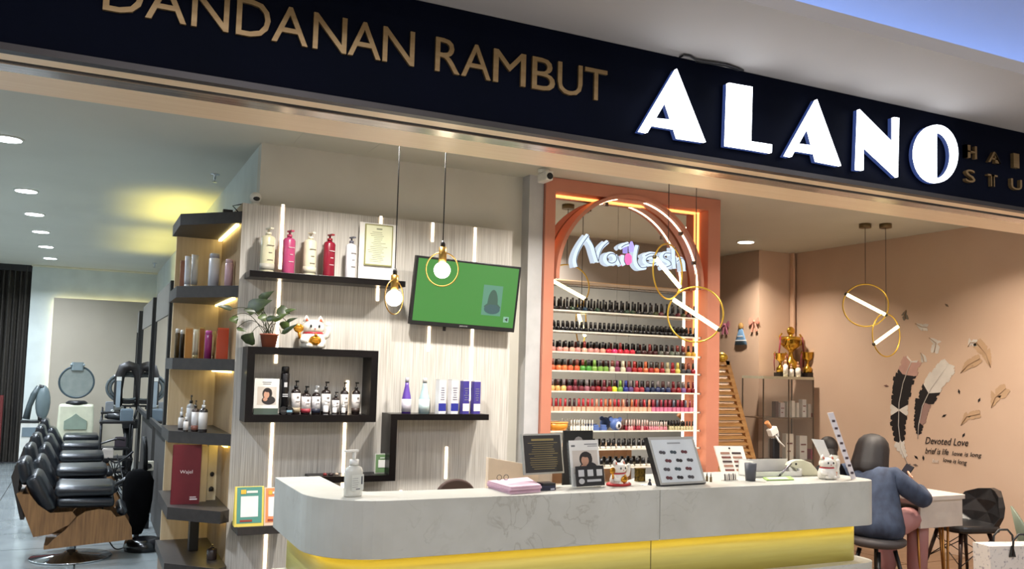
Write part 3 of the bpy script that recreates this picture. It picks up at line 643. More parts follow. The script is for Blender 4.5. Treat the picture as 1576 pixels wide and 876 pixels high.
# ---------- lucky cats
def lucky_cat(label, loc, s, rz, base=None, body=(232, 226, 214), big=True):
    o = thing('lucky_cat', label, 'figurine', loc, rz); mw = rgb(body, .25)
    b = MB(); b.lathe([(.3*s, 0), (.4*s, .06*s), (.42*s, .25*s), (.33*s, .45*s), (.2*s, .52*s)], 18, sy=.85); b.ball((0, 0, .66*s), (.36*s, .3*s, .25*s))
    b.ball((-.16*s, -.28*s, .1*s), (.12*s, .14*s, .09*s)); b.ball((.16*s, -.28*s, .1*s), (.12*s, .14*s, .09*s))
    b.tube([(.3*s, -.05*s, .35*s), (.42*s, -.12*s, .42*s), (.45*s, -.14*s, .6*s), (.44*s, -.14*s, .74*s)], [.1*s, .09*s, .085*s, .09*s], 10); b.ball((.44*s, -.14*s, .76*s), .1*s)
    b.tube([(-.3*s, -.05*s, .35*s), (-.36*s, -.2*s, .25*s), (-.2*s, -.33*s, .25*s)], [.1*s, .09*s, .08*s], 10)
    b.build('body', mw, o, local=True)
    for sx in (-1, 1):
        MB().lathe([(.12*s, 0), (.07*s, .12*s), (.01*s, .2*s)], 8, (sx*.22*s, 0, .84*s)).build('ear', mw, o, local=True)
        MB().lathe([(.07*s, 0), (.04*s, .08*s), (.005*s, .13*s)], 8, (sx*.22*s, -.05*s, .85*s)).build('inner_ear', rgb((200, 90, 60), .4), o, local=True)
        MB().ball((sx*.13*s, -.285*s, .7*s), (.035*s, .02*s, .05*s)).build('eye', blackp, o, local=True)
    MB().ball((0, -.305*s, .62*s), (.03*s, .02*s, .02*s)).build('nose', rgb((200, 90, 90), .4), o, local=True)
    MB().lathe([(.3*s, .44*s), (.33*s, .48*s), (.3*s, .52*s)], 18, sy=.85).build('collar', rgb((170, 30, 44), .4), o, local=True)
    if big:
        MB().ball((0, -.36*s, .26*s), (.19*s, .08*s, .15*s)).build('gold_coin', M('shiny_gold', (214, 150, 50), .2, .8), o, local=True)
        MB().ball((0, -.41*s, .42*s), .05*s).build('bell', M('shiny_gold', (214, 150, 50), .2, .8), o, local=True)
        MB().tube([(-.42*s, -.12*s, .3*s), (-.46*s, -.14*s, .5*s)], .05*s, 8).ball((-.48*s, -.14*s, .62*s), (.16*s, .05*s, .14*s)).build('gold_fan', M('shiny_gold', (214, 150, 50), .2, .8), o, local=True)
    if base: MB().lathe([(.5*s, -.0*s), (.55*s, .04*s), (.5*s, .1*s)], 20).build('cushion', rgb(base, .6), o, local=True)
    return o
p, w, h = place(458, 503, 493, 5.69, bzt)
lucky_cat('white and gold beckoning cat figurine on the box shelf', p, h*1.12, R(0), None)

# ------------------------------------------------------------------ CORNER SHELF UNIT
X0u, X1u = .502, .845
cu = thing('corner_shelf_unit', 'open corner shelf unit of pale wood with dark chamfered shelves', 'shelf', (.67, 6.2, 0))
MB().box((X0u+.03, 6.70, 0), (X1u, 6.73, PY(370, 325, YP).z-.01)).build('back_panel', lightwood, cu)
MB().box((X1u, YP+.0005, 0), (X1u+.012, 6.73, pT)).build('side_panel', M('striped_wood_side', (170, 142, 104), .5, c2=(140, 114, 82), sc=(20, 90, 2.5)), cu)
SH = (2.553, 2.075, 1.60, 1.166, .737, .43)
poly = [(X1u, 5.80), (X0u+.0, 6.14), (X0u, 6.72), (X1u, 6.72)]
shz = {}
for k, (px, py) in enumerate(((370, 325), (367, 439.5), (358, 553), (353.5, 668.6), (345, 782), (340, 868))):
    z = PY(px, py, YP).z; shz[k] = z
    pp = poly if k < 4 else [(X1u, 5.72), (X1u-.06, 5.66), (X0u+.0, 5.93), (X0u, 6.72), (X1u, 6.72)]
    MB().prism_z(pp[::-1] if False else pp, z-(.075 if k != 5 else .06), z).build('shelf_board', darkslab, cu)
    if k < 5:
        MB().box((X1u-.03, 5.85, z-.088), (X1u-.008, 6.68, z-.0755)).build('led_strip', emat('shelf_led_low', (255, 220, 110), 7.0) if k > 2 else emat('shelf_led', (255, 230, 150), 7.0), cu)
MB().box((X0u+.02, 5.97, 0), (X1u, 6.7, shz[5]-.065)).build('plinth', M('taupe_board', (120, 100, 80), .5), cu)
def shelf_item(a, b, yt, k, Y, kd, col, cap, tx, lb=None, bd=None, grp=None, cat='bottle', nm='hair_bottle', rz=0):
    p, w, h = place(a, b, yt, Y, shz[k]); return bottle(nm, tx, cat, p, w, h, kd, col, cap, lb, bd, grp, rz=rz)
G2 = 'bottles on second shelf of the corner unit'; G3 = 'bottles on third shelf of the corner unit'; G4 = 'bottles on fourth shelf of the corner unit'
shelf_item(276, 283, 401, 1, 6.38, 'box', (150, 96, 70), (150, 96, 70), 'thin brown box at left on upper corner shelf', grp=G2)
shelf_item(283, 292, 394, 1, 6.28, 'tube', (206, 208, 214), (220, 220, 220), 'silver tube, left one on upper corner shelf', grp=G2)
shelf_item(293, 303, 392, 1, 6.30, 'tube', (198, 196, 192), (190, 170, 130), 'silver tube, right one on upper corner shelf', grp=G2)
shelf_item(320, 336, 390, 1, 6.15, 'can', (220, 220, 226), (170, 170, 178), 'tall white can with grey lid on upper corner shelf', grp=G2)
shelf_item(345, 357.5, 399, 1, 6.02, 'can', (222, 184, 194), (224, 190, 198), 'pale pink can on upper corner shelf', grp=G2)
shelf_item(268, 275, 506, 2, 6.30, 'can', (72, 56, 26), (222, 220, 214), 'olive bottle with white cap, leftmost on amber shelf', grp=G3)
shelf_item(275.5, 282.5, 508, 2, 6.42, 'can', (50, 38, 22), (226, 224, 218), 'dark bottle with white cap behind the olive one', grp=G3)
shelf_item(283.5, 294, 504.7, 2, 6.20, 'box', (176, 120, 44), (190, 150, 90), 'amber box left of the pale tube', grp=G3)
shelf_item(296, 304, 507, 2, 6.24, 'tube', (206, 200, 176), (214, 196, 140), 'pale tube between two amber boxes', grp=G3)
shelf_item(305.5, 312.5, 504, 2, 6.28, 'box', (160, 96, 40), (200, 170, 90), 'amber box left of the pink bottle', grp=G3)
shelf_item(314, 325, 508.8, 2, 6.12, 'can', (150, 50, 110), (206, 96, 168), 'magenta bottle with pink cap on amber shelf', grp=G3)
shelf_item(326, 330.5, 510, 2, 6.16, 'tube', (190, 166, 110), (120, 90, 50), 'thin beige tube beside the orange box', grp=G3)
shelf_item(333, 349, 505, 2, 6.02, 'box', (190, 62, 22), (206, 80, 30), 'large orange red box on amber shelf', grp=G3, cat='box', nm='product_box')
shelf_item(274, 283, 627, 3, 6.20, 'dropper', (50, 44, 42), (214, 214, 214), 'small bottle with silver cap, leftmost on toiletry shelf', (206, 202, 198), grp=G4)
shelf_item(282, 289, 636, 3, 6.05, 'dropper', (44, 40, 40), (210, 210, 210), 'shortest small bottle on toiletry shelf', (206, 202, 198), grp=G4)
shelf_item(286, 298, 608, 3, 6.25, 'pump', (150, 150, 150), (14, 12, 12), 'tall grey bottle with black pump on toiletry shelf', (176, 174, 172), grp=G4)
shelf_item(294, 304.5, 616, 3, 6.05, 'pump', (60, 46, 42), (16, 14, 14), 'brown bottle with black pump on toiletry shelf', (206, 202, 200), (150, 96, 80), grp=G4)
shelf_item(305, 318, 616, 3, 5.98, 'pump', (50, 46, 46), (206, 206, 206), 'bottle with silver pump, rightmost on toiletry shelf', (206, 202, 198), grp=G4)
def book(nm, px0, px1, yt, k, Y, th, col, label, rz, cover=None, txt=False, slab_=False):
    p, w, h = place(px0, px1, yt, Y, shz[k]); o = thing(nm, label, 'book', p, rz)
    MB().box((-w/2, 0, 0), (w/2, .004, h)).box((-w/2, th-.004, 0), (w/2, th, h)).box((-w/2, 0, 0), (-w/2+.004, th, h)).build('cover', rgb(col, .5), o, local=True)
    MB().box((-w/2+.004, .004, .004), (w/2-.003, th-.004, h-.004)).build('pages', rgb((224, 214, 190), .7), o, local=True)
    if txt:
        text_into(MB(), 'Wajel', ((-w*.22, 0, h*.5), RX, UP, NYv), w*.44, h*.075, .001).build('title', rgb((226, 210, 210), .5), o, local=True)
        mb = MB(); mb.box((-w*-.16, -.001, h*.07), (w*.42, 0, h*.095)).box((w*.16, -.001, h*.11), (w*.38, 0, h*.125)).build('print', rgb((220, 205, 205), .5), o, local=True)
    return o
book('colour_book', 263, 305, 686, 4, 6.02, .04, (98, 12, 26), 'dark red swatch book with white title on corner shelf', R(-6), txt=True)
book('swatch_book', 306.5, 316.5, 688, 4, 6.10, .03, (222, 206, 166), 'cream book just behind the red swatch book', R(4))
o = book('swatch_board', 317, 331, 685, 4, 6.16, .02, (222, 210, 178), 'cream board with dark shapes behind cream book', R(8))
MB().lathe([(.016, 0), (.016, .02), (.004, .03)], 10).tf(Matrix.Translation((0, -.004, .06))).build('dark_shape', blackp, o, local=True)
MB().ball((0, -.006, .17), (.014, .006, .016)).build('dark_shape', blackp, o, local=True)
p, w, h = place(289.5, 303, 798, 6.3, shz[5])
tag(MB().box((-w/2, -.05, 0), (w/2, .05, h)).build('black_box', blackp, bevel=.003), 'tall black box on lowest corner shelf', 'box').location = p
shelf_item(318, 333, 838, 5, 5.95, 'pump', (60, 50, 46), (40, 36, 34), 'dark pump bottle on lowest corner shelf', grp=None)
tag(MB().tube([(.84, 5.9, shz[0]+.004), (.8, 5.92, shz[0]+.05), (.85, 5.88, shz[0]+.06), (.89, 5.86, pT+.006)], .004).box((.74, 5.9, shz[0]), (.8, 5.94, shz[0]+.02)).build('power_cable', blackp), 'black cable and plug on top of corner shelf unit', 'cable')

# ------------------------------------------------------------------ CORAL FRAME, MIRROR, NAIL POLISH
fx0, fx1 = PY(837, 440, YP).x, PY(1108, 440, YP).x; fzt = CEIL-.004
fr = thing('coral_frame', 'tall coral painted frame with glowing inner edge around mirror', 'frame', ((fx0+fx1)/2, YP, 0))
lw, rw, tp = .085, .125, .10
MB().box((fx0, YP, 0), (fx0+lw, YW+.04, fzt)).build('left_post', coral, fr); MB().box((fx1-rw, YP, 0), (fx1, YW+.04, fzt)).build('right_post', coral, fr)
MB().box((fx0+lw, YP, fzt-tp), (fx1-rw, YW+.04, fzt)).build('top_rail', coral, fr)
ix0, ix1 = fx0+lw, fx1-rw
MB().box((ix1-.012, YW-.03, 1.75), (ix1-.002, YW-.012, fzt-tp)).box((ix0+.002, YW-.03, 2.2), (ix0+.012, YW-.012, fzt-tp)).box((ix0, YW-.03, fzt-tp-.012), (ix1, YW-.012, fzt-tp-.002)).build('led_strip', led_a, fr)
mr = thing('wall_mirror', 'large mirror behind the nail polish shelves', 'mirror', ((ix0+ix1)/2, YW, .3))
xm = [ix0+.001, PY(947, 600, YW).x, PY(966, 600, YW).x, ix1-.001]
for a, b in zip(xm, xm[1:]): MB().box((a+.0008, YW, .3), (b-.0008, YW+.008, fzt-tp-.001)).build('mirror_pane', mirror, mr)
# arch: flat band bent to a half circle on straight legs
ax0, ax1 = ix0+.01, PY(1072.5, 437, 5.84).x+.031; ar = (ax1-ax0)/2; acx = (ax0+ax1)/2
zap = PY(965, 302, 5.86).z; azc = zap-ar
ah = thing('arch_hoop', 'coral arch hoop with warm light line inside frame', 'arch', (acx, 5.86, azc))
def arch(mb, r0, r1, y0, y1, zleg):
    prof = [(acx+r0, zleg, acx+r1, zleg)]+[(acx+r0*math.cos(R(a)), azc+r0*math.sin(R(a)), acx+r1*math.cos(R(a)), azc+r1*math.sin(R(a))) for a in range(0, 181, 4)]+[(acx-r0, zleg, acx-r1, zleg)]
    vs = []
    for (xa, za_, xb, zb_) in prof: vs += [(xa, y0, za_), (xb, y0, zb_), (xb, y1, zb_), (xa, y1, za_)]
    fs = []
    for i in range(len(prof)-1):
        m = i*4
        for k in range(4): fs.append((m+k, m+4+k, m+4+(k+1) % 4, m+(k+1) % 4))
    fs += [(0, 1, 2, 3), tuple(reversed([len(vs)-4+k for k in range(4)]))]
    return mb.add(vs, fs, False)
arch(MB(), ar-.028, ar, 5.785, 5.935, azc-.02).build('band', coral, ah)
arch(MB(), ar-.0315, ar-.0275, 5.83, 5.85, azc-.02).build('led_strip', led_w, ah)
lx = PY(1071.5, 560, 5.86).x
MB().box((lx-.009, 5.86, .9), (lx+.009, 5.872, azc-.02)).build('led_leg', led_w, ah)
for a in (18, 42, 112): MB().cbox((acx+(ar-.05)*math.cos(R(a)), 5.82, azc+(ar-.05)*math.sin(R(a))), (.03, .02, .03)).build('clip', rgb((90, 70, 62), .4), ah)
# neon sign
ns = thing('neon_sign', 'white neon script sign hanging over the nail polish shelves', 'sign', (PY(965, 400, 5.84).x, 5.92, PY(965, 400, 5.84).z))
def ks(pts, y=5.918): return [PY(870+x/7.88, 340+z/7.88, y) for x, z in pts]
def smoothp(P, n=4):
    out = []
    for i in range(len(P)-1):
        a = P[max(i-1, 0)]; b = P[i]; c = P[i+1]; d = P[min(i+2, len(P)-1)]
        for k in range(n):
            t = k/n; out.append(.5*((2*b)+(c-a)*t+(2*a-5*b+4*c-d)*t*t+(3*b-a-3*c+d)*t*t*t))
    return out+[P[-1]]
circ = lambda cx, cy, rx, ry, a0, a1: [(cx+rx*math.cos(R(a)), cy-ry*math.sin(R(a))) for a in range(a0, a1+1, 30)]
NEON = [('letter_n', [[(130, 560), (115, 480), (140, 380), (200, 270), (270, 175)], [(270, 220), (320, 300), (350, 400), (380, 500)], [(380, 500), (400, 400), (440, 320), (510, 255)]]),
        ('letter_a', [circ(545, 460, 60, 58, 40, 400), [(610, 410), (625, 470), (650, 530)]]),
        ('letter_i', [[(700, 420), (695, 490), (715, 535)], [(660, 330), (700, 300), (760, 280)]]),
        ('letter_l', [[(872, 300), (850, 420), (855, 510), (900, 570), (970, 565)]]),
        ('letter_a', [[(950, 430), (1020, 400), (1100, 410)], circ(1030, 480, 70, 45, 0, 330), [(1100, 430), (1110, 500), (1130, 530)]]),
        ('letter_s', [[(1260, 400), (1190, 400), (1170, 450), (1240, 490), (1260, 540), (1190, 570)]]),
        ('letter_h', [[(1310, 320), (1315, 450), (1325, 580)], [(1335, 500), (1390, 460), (1430, 500), (1440, 610)]])]
neon = emat('neon_white', (214, 232, 255), 1.25)
for nm, strokes in NEON:
    mb = MB(); md = MB()
    for s in strokes:
        P = smoothp(ks(s)); mb.tube(P, .018, 8); md.tube([q+Vector((.004, -.02, .002)) for q in P], .003, 5)
    l = mb.build(nm, neon, ns); md.build('dark_line', blackp, l)
q = ks([(750, 460)])[0]
MB().lathe([(.012, -.05), (.032, -.03), (.03, .02), (.012, .04)], 12, (q.x, 5.905, q.z)).build('polish_shape', emat('neon_pink', (250, 110, 180), 1.3), ns)
q = ks([(790, 320)])[0]
MB().lathe([(.02, -.04), (.022, .01), (.008, .045)], 12, (q.x, 5.905, q.z)).build('polish_cap', emat('neon_lilac', (170, 160, 245), 1.4), ns)
for s in ((500, 310), (1310, 320)): q = ks([s])[0]; MB().cyl((q.x, 5.92, q.z), (q.x, YW, q.z+.02), .003).build('hanger', blackp, ns)
# polish shelves
rack_x0, rack_x1 = ix0+.003, PY(1077, 560, 5.86).x
YR = 5.885
rows = []
for k, (ya, yb) in enumerate(((479, 488.5), (510.8, 518.4), (542.5, 548.8), (570.4, 576.8), (602.6, 606), (633.9, 635), (664.3, 663), (693, 690), (722, 717), (750, 744))):
    z = (PY(849, ya, YR-.03).z+PY(1070, yb, YR-.03).z)/2; rows.append(z)
rk = thing('polish_rack', 'clear acrylic shelf rack of ten tiers holding nail polish', 'rack', ((rack_x0+rack_x1)/2, YR, rows[-1]))
acr = M('frosted_acrylic', (236, 228, 214), .2)
for k, z in enumerate(rows):
    MB().box((rack_x0, YR-.032, z-.006), (rack_x1, YR+.03, z)).box((rack_x0, YR-.034, z-.006), (rack_x1, YR-.032, z+.006)).build('shelf', acr, rk)
    MB().cbox((rack_x1, YR-.034, z), (.012, .012, .02)).build('bracket', chrome, rk)
OR = ['first', 'second', 'third', 'fourth', 'fifth', 'sixth', 'seventh', 'eighth', 'ninth', 'tenth', 'eleventh', 'twelfth', 'thirteenth', 'fourteenth', 'fifteenth', 'sixteenth', 'seventeenth', 'eighteenth', 'nineteenth', 'twentieth']
def ordn(i):
    if i < 20: return OR[i]
    if i == 29: return 'thirtieth'
    if i > 29: return 'thirty-'+OR[i-30]
    return 'twenty-'+OR[i-20]
PM = {}
def polish(key, w, h, body, cap, capw=.55, split=.48, square=False):
    kk = (key, body, cap)
    if kk not in PM:
        b = MB(); c = MB(); r = w/2
        if square: b.rbox((0, 0, h*split/2), (w*.92, w*.7, h*split), w*.12, 2)
        else: b.lathe([(r*.8, 0), (r, h*.05), (r, h*split*.75), (r*.45, h*split)], 10)
        c.cyl((0, 0, h*split), (0, 0, h), r*capw, r*capw*.8, n=8)
        bo = b.build('nail_polish', rgb(body, .2)); co = c.build('cap', rgb(cap, .3), bo, local=True); PM[kk] = (bo, co); bo['fresh'] = 1; return bo
    bo, co = PM[kk]; n = bo.copy(); COL.objects.link(n); c2 = co.copy(); c2.parent = n; COL.objects.link(c2); return n
TIER = ['top', 'second', 'third', 'fourth', 'fifth', 'sixth', 'seventh', 'eighth', 'ninth']
names = {}
def cname(c):
    r, g, b = c
    if max(c) < 60: return 'black'
    if min(c) > 190: return 'white'
    if r > 150 and g > 130 and b < 110: return 'yellow'
    if r > 190 and g > 150 and b > 120: return 'nude'
    if g > r and g > b: return 'green'
    if b > r and b > g: return 'blue' if g > r*.8 or r < 70 else 'violet'
    if r > 180 and b > 110: return 'pink'
    if r > 180 and g > 90: return 'orange'
    if abs(r-g) < 25 and abs(g-b) < 25: return 'grey'
    if r > 120 and g < 60: return 'red'
    return 'brown'
def row(k, n, h, wf, gen, x0=None, x1=None, start=0, **kw):
    x0 = x0 if x0 is not None else rack_x0+.02; x1 = x1 if x1 is not None else rack_x1-.02
    for i in range(n):
        body, cap = gen(i/(n-1)); x = x0+(x1-x0)*(i+.5)/n+random.uniform(-.003, .003); w = (x1-x0)/n*wf
        o = polish((k, round(w, 4)), w, h, body, cap, **kw); o.location = (x, YR-.004, rows[k]+.0002); o.rotation_euler = (0, 0, random.uniform(-.4, .4))
        tag(o, '%s nail polish with %s cap, %s from left on %s tier' % (cname(body), cname(cap), ordn(i+start), TIER[k]), 'nail polish', 'nail polishes on the %s tier of the mirror rack' % TIER[k])
BLK = (16, 15, 18)
pick = lambda *a: random.choice(a)
row(0, 25, .105, .78, lambda t: (pick((28, 30, 34), (40, 60, 44), (30, 52, 70), (30, 28, 30), (24, 24, 26)) if t < .6 else pick((26, 26, 28), (60, 66, 36), (90, 30, 40), (30, 28, 30)), BLK), split=.36, capw=.5)
row(1, 33, .082, .86, lambda t: ((18, 18, 21), BLK), split=.5, capw=.72)
row(2, 25, .09, .86, lambda t: (pick((218, 150, 130), (224, 170, 146), (206, 140, 130)) if t < .35 else pick((196, 40, 60), (220, 60, 110), (150, 24, 40)) if t < .55 else pick((40, 20, 24), (60, 24, 26), (30, 26, 30)) if t < .75 else pick((90, 92, 84), (70, 60, 56), (96, 104, 90)) if t < .92 else (206, 160, 60), BLK if random.random() < .85 else (120, 40, 36)), split=.46, capw=.55)
def g4(t):
    if t < .2: b = pick((214, 96, 60), (222, 120, 70), (200, 80, 60))
    elif t < .38: b = pick((120, 160, 70), (200, 170, 70), (80, 150, 60))
    elif t < .55: b = pick((206, 200, 170), (130, 60, 90), (190, 90, 100))
    elif t < .75: b = pick((150, 90, 50), (160, 40, 40), (196, 100, 60))
    elif t < .9: b = pick((206, 190, 90), (180, 170, 130), (150, 30, 40))
    else: b = pick((150, 24, 36), (60, 60, 66), (180, 40, 60))
    return b, pick((60, 60, 58), b, (120, 60, 50), (40, 36, 36))
row(3, 26, .092, .86, g4, split=.5, capw=.62)
def g5(t):
    if t < .1: b = pick((230, 180, 110), (226, 170, 100))
    elif t < .42: b = pick((130, 50, 60), (110, 40, 50), (150, 90, 100), (140, 36, 40))
    elif t < .5: b = pick((214, 214, 60), (110, 150, 60))
    elif t < .65: b = pick((40, 50, 130), (90, 70, 120), (150, 50, 60))
    elif t < .82: b = pick((96, 140, 170), (40, 50, 90), (26, 40, 70))
    else: b = pick((130, 22, 30), (110, 20, 30), (120, 90, 140))
    return b, pick(b, (70, 40, 40), (120, 110, 110), (50, 44, 48))
row(4, 27, .094, .86, g5, split=.5, capw=.62)
row(5, 34, .098, .86, lambda t: (pick((222, 170, 140), (226, 178, 150)) if t < .68 else (206, 120, 150), pick((180, 40, 50), (206, 110, 70), (190, 60, 60), (60, 30, 36), (214, 140, 110)) if t < .68 else pick((150, 40, 60), (90, 96, 110), (130, 40, 60))), split=.4, capw=.6, square=True)
xw = lambda px: PY(px, 650, YR-.02).x
row(6, 9, .085, .86, lambda t: ((226, 222, 208), (232, 226, 214)), xw(879), xw(915), split=.5, capw=.5)
row(6, 9, .085, .86, lambda t: ((150, 44, 60) if random.random() < .6 else (214, 150, 150), (226, 190, 180)), xw(964), xw(1000), 9, split=.45, capw=.5)
row(6, 9, .07, .86, lambda t: ((206, 130, 140), (226, 200, 190)), xw(1001), xw(1029), 18, split=.5, capw=.6)
row(6, 9, .075, .86, lambda t: ((190, 180, 140), BLK), xw(1031), xw(1070), 27, split=.5, capw=.7)
row(7, 12, .07, .8, lambda t: ((226, 220, 208), BLK), xw(910), xw(1004), split=.34, capw=.8)
row(8, 10, .07, .8, lambda t: ((214, 206, 190), BLK), xw(914), xw(1006), split=.34, capw=.8)
x = xw(862); o = thing('orange_bowl', 'round orange bowl at left of the seventh tier', 'bowl', (x, YR, rows[6]))
MB().lathe([(.055, 0), (.075, .03), (.078, .06), (.07, .06), (.06, .02)], 18, sy=.4).build('bowl', rgb((226, 150, 50), .3), o, local=True); MB().lathe([(.08, .058), (.082, .066), (.078, .07)], 18, sy=.4).build('rim', rgb((236, 170, 80), .3), o, local=True)
x = xw(947); o = thing('blue_ornament', 'blue block ornament with round white face on seventh tier', 'ornament', (x, YR-.01, rows[6]))
MB().ball((.01, 0, .05), (.05, .03, .05)).build('head', rgb((84, 110, 170), .4), o, local=True); MB().ball((.02, -.02, .045), (.03, .015, .03)).build('face', rgb((220, 220, 224), .4), o, local=True); MB().ball((.02, -.034, .042), (.01, .006, .016)).build('window', blackp, o, local=True)
MB().cyl((-.03, 0, .09), (-.03, .01, .09), .018).cyl((.05, 0, .09), (.05, .01, .09), .018).build('ear', rgb((84, 110, 170), .4), o, local=True)
for q in (0, 1): tag(MB().box((-.024, -.02, 0), (.024, .02, .03)).box((-.02, -.016, .03), (.02, .016, .048)).build('blue_block', rgb((84, 110, 170), .4), bevel=.002), 'small blue block, %s of two on seventh tier' % ('left', 'right')[q], 'ornament').location = (xw(918+q*12), YR-.005, rows[6])

# ------------------------------------------------------------------ RECEPTION COUNTER
ZC = 1.073; XL, YCt = .838, 3.44
def outline(off, r1=.31, r2=.10, xr=3.88, yb=4.30, yin=3.665):
    pts = [(XL+off, yb)]
    r = max(r1-off, .05)
    for k in range(0, 13): a = R(180+90*k/12); pts.append((XL+off+r+r*math.cos(a), YCt+off+r+r*math.sin(a)))
    r = max(r2-off*.3, .03)
    for k in range(0, 7): a = R(270+90*k/6); pts.append((xr-off-r+r*math.cos(a), YCt+off+r+r*math.sin(a)))
    return pts
xseam = PZ(1017.6, 754, ZC).x
ct = thing('reception_counter', 'long curved reception counter of veined stone with yellow under glow', 'counter', (2.3, 3.6, 0))
op = outline(0)
L = [q for q in op if q[0] <= 2]; Rr = [q for q in op if q[0] > 2]
left = L+[(xseam-.001, YCt), (xseam-.001, 3.70), (1.30, 3.70), (1.12, 3.72), (1.053, 3.80), (1.053, 4.30)]
right = [(xseam+.001, YCt)]+Rr+[(3.88, 4.0), (xseam+.3, 4.0), (xseam+.001, 3.75)]
MB().prism_z(left, .84, ZC).build('stone_top', marble, ct, bevel=.002); MB().prism_z(right, .84, ZC).build('stone_top', marble, ct, bevel=.002)
def ring(off, z0, z1, nm, m, th=.03):
    o1 = outline(off); o2 = outline(off+th); n = len(o1); mb = MB()
    vs = [(x, y, z0) for x, y in o1]+[(x, y, z1) for x, y in o1]+[(x, y, z0) for x, y in o2]+[(x, y, z1) for x, y in o2]
    fs = []
    for i in range(n-1): fs += [(i, i+1, n+i+1, n+i), (2*n+i+1, 2*n+i, 3*n+i, 3*n+i+1), (n+i, n+i+1, 3*n+i+1, 3*n+i), (i+1, i, 2*n+i, 2*n+i+1)]
    fs += [(0, n, 3*n, 2*n), (n-1, 3*n-1, 4*n-1, 2*n-1)]
    mb.add(vs, fs, True); return mb.build(nm, m, ct)
ring(.07, .645, .84, 'gold_band', gold_base, .1)
ring(.03, .834, .8395, 'led_strip', led_y, .012)
MB().prism_z(outline(.0)+[(3.88, 3.9), (xseam, 3.9), (1.3, 3.68), (1.053, 3.8), (1.053, 4.3)], .0, .645).build('lower_tier', marble, ct)
MB().box((xseam-.0015, YCt+.068, .646), (xseam+.0015, YCt+.071, .838)).build('seam', rgb((90, 80, 50), .6), ct)
MB().box((1.3, 3.9, .70), (3.88, 4.35, .73)).box((1.3, 4.3, 0), (1.34, 4.35, .7)).box((3.84, 4.3, 0), (3.88, 4.35, .7)).box((1.3, 3.7, .0), (1.34, 3.9, .73)).build('desk_shelf', lightwood, ct)

def onC(px, py): return PZ(px, py, ZC)        # a point of the counter top
# sanitiser bottle
p = onC(543, 764); s = WD(p)/FP
o = thing('sanitiser_bottle', 'clear pump bottle of hand sanitiser on counter corner', 'bottle', p, R(25))
W_, H_ = 33*s, 71*s
hb = H_*.66
MB().lathe([(W_*.46, 0), (W_*.5, .005), (W_*.5, hb*.82), (W_*.42, hb*.94), (W_*.2, hb), (W_*.2, hb+.004)], 20, sy=.62).build('body', M('sanitiser_plastic', (224, 224, 214), .12, 0, alpha=.75), o, local=True)
MB().cyl((0, 0, hb+.003), (0, 0, hb+H_*.13), W_*.22, n=18).cyl((0, 0, hb+H_*.13), (0, 0, H_*.97), W_*.08).cbox((-W_*.2, 0, H_*.98), (W_*.75, W_*.2, H_*.04)).build('pump_head', whitep, o, local=True)
MB().box((-W_*.36, -W_*.315, hb*.2), (W_*.36, -W_*.31, hb*.72)).build('label', rgb((206, 208, 200), .5), o, local=True)
mb = MB()
for k in range(5): mb.box((-W_*.32, -W_*.318, hb*(.32+.07*k)), (W_*(.0+.03*(k % 3)), -W_*.316, hb*(.33+.07*k)))
mb.box((W_*.2, -W_*.318, hb*.4), (W_*.29, -W_*.316, hb*.66)).box((-W_*.1, -W_*.318, hb*.24), (W_*.15, -W_*.316, hb*.27)).build('print', rgb((70, 72, 80), .5), o, local=True)
# pink papers
o = thing('paper_stack', 'stack of pink papers in clip near the counter edge', 'papers', onC(795, 752), 0)
P4 = [onC(750, 751), onC(786, 761.5), onC(833, 757.5), onC(812, 745)]
zz = ZC
for k in range(4):
    j = [(random.uniform(-.004, .004), random.uniform(-.004, .004)) for _ in range(4)]
    MB().prism_z([(q.x+a, q.y+b) for q, (a, b) in zip(P4, j)], zz+.0005, zz+.008).build('sheet_bundle', pinkpaper if k != 1 else rgb((190, 150, 168), .6), o); zz += .008
q0 = onC(768, 750)
MB().tube([(q0.x+.012*math.cos(R(a)), q0.y, zz+.012+.012*math.sin(R(a))) for a in range(0, 360, 30)], .0015, 5, True).tube([(q0.x+.035+.012*math.cos(R(a)), q0.y, zz+.012+.012*math.sin(R(a))) for a in range(0, 360, 30)], .0015, 5, True).build('binder_clip', blackp, o)
# dark blue cards
o = thing('card_stack', 'small stack of dark navy cards beside pink papers', 'cards', onC(838, 752))
a = onC(838, 754)
for k in range(3): MB().cbox((a.x+.004*k, a.y, ZC+.006+.011*k), (.085-.01*k, .06, .01)).build('card_bundle', rgb(((24, 28, 52), (30, 34, 60), (18, 18, 24))[k], .4), o)
MB().box((a.x+.015, a.y-.0315, ZC+.002), (a.x+.035, a.y-.0305, ZC+.01)).build('print', rgb((190, 190, 200), .5), o)
# desk screen behind the counter
a = PY(752, 705, 4.15); b = PY(900, 760, 4.15)
o = thing('desk_screen', 'low cream desk partition behind the price sign', 'partition', (a.x, 4.15, .73))
MB().prism_y([(a.x, .73), (PY(850, 730, 4.15).x, .73), (PY(850, 730, 4.15).x, PY(850, 722, 4.15).z), (a.x, PY(754, 704.5, 4.15).z)], 4.15, 4.18).build('board', rgb((226, 206, 182), .5), o)
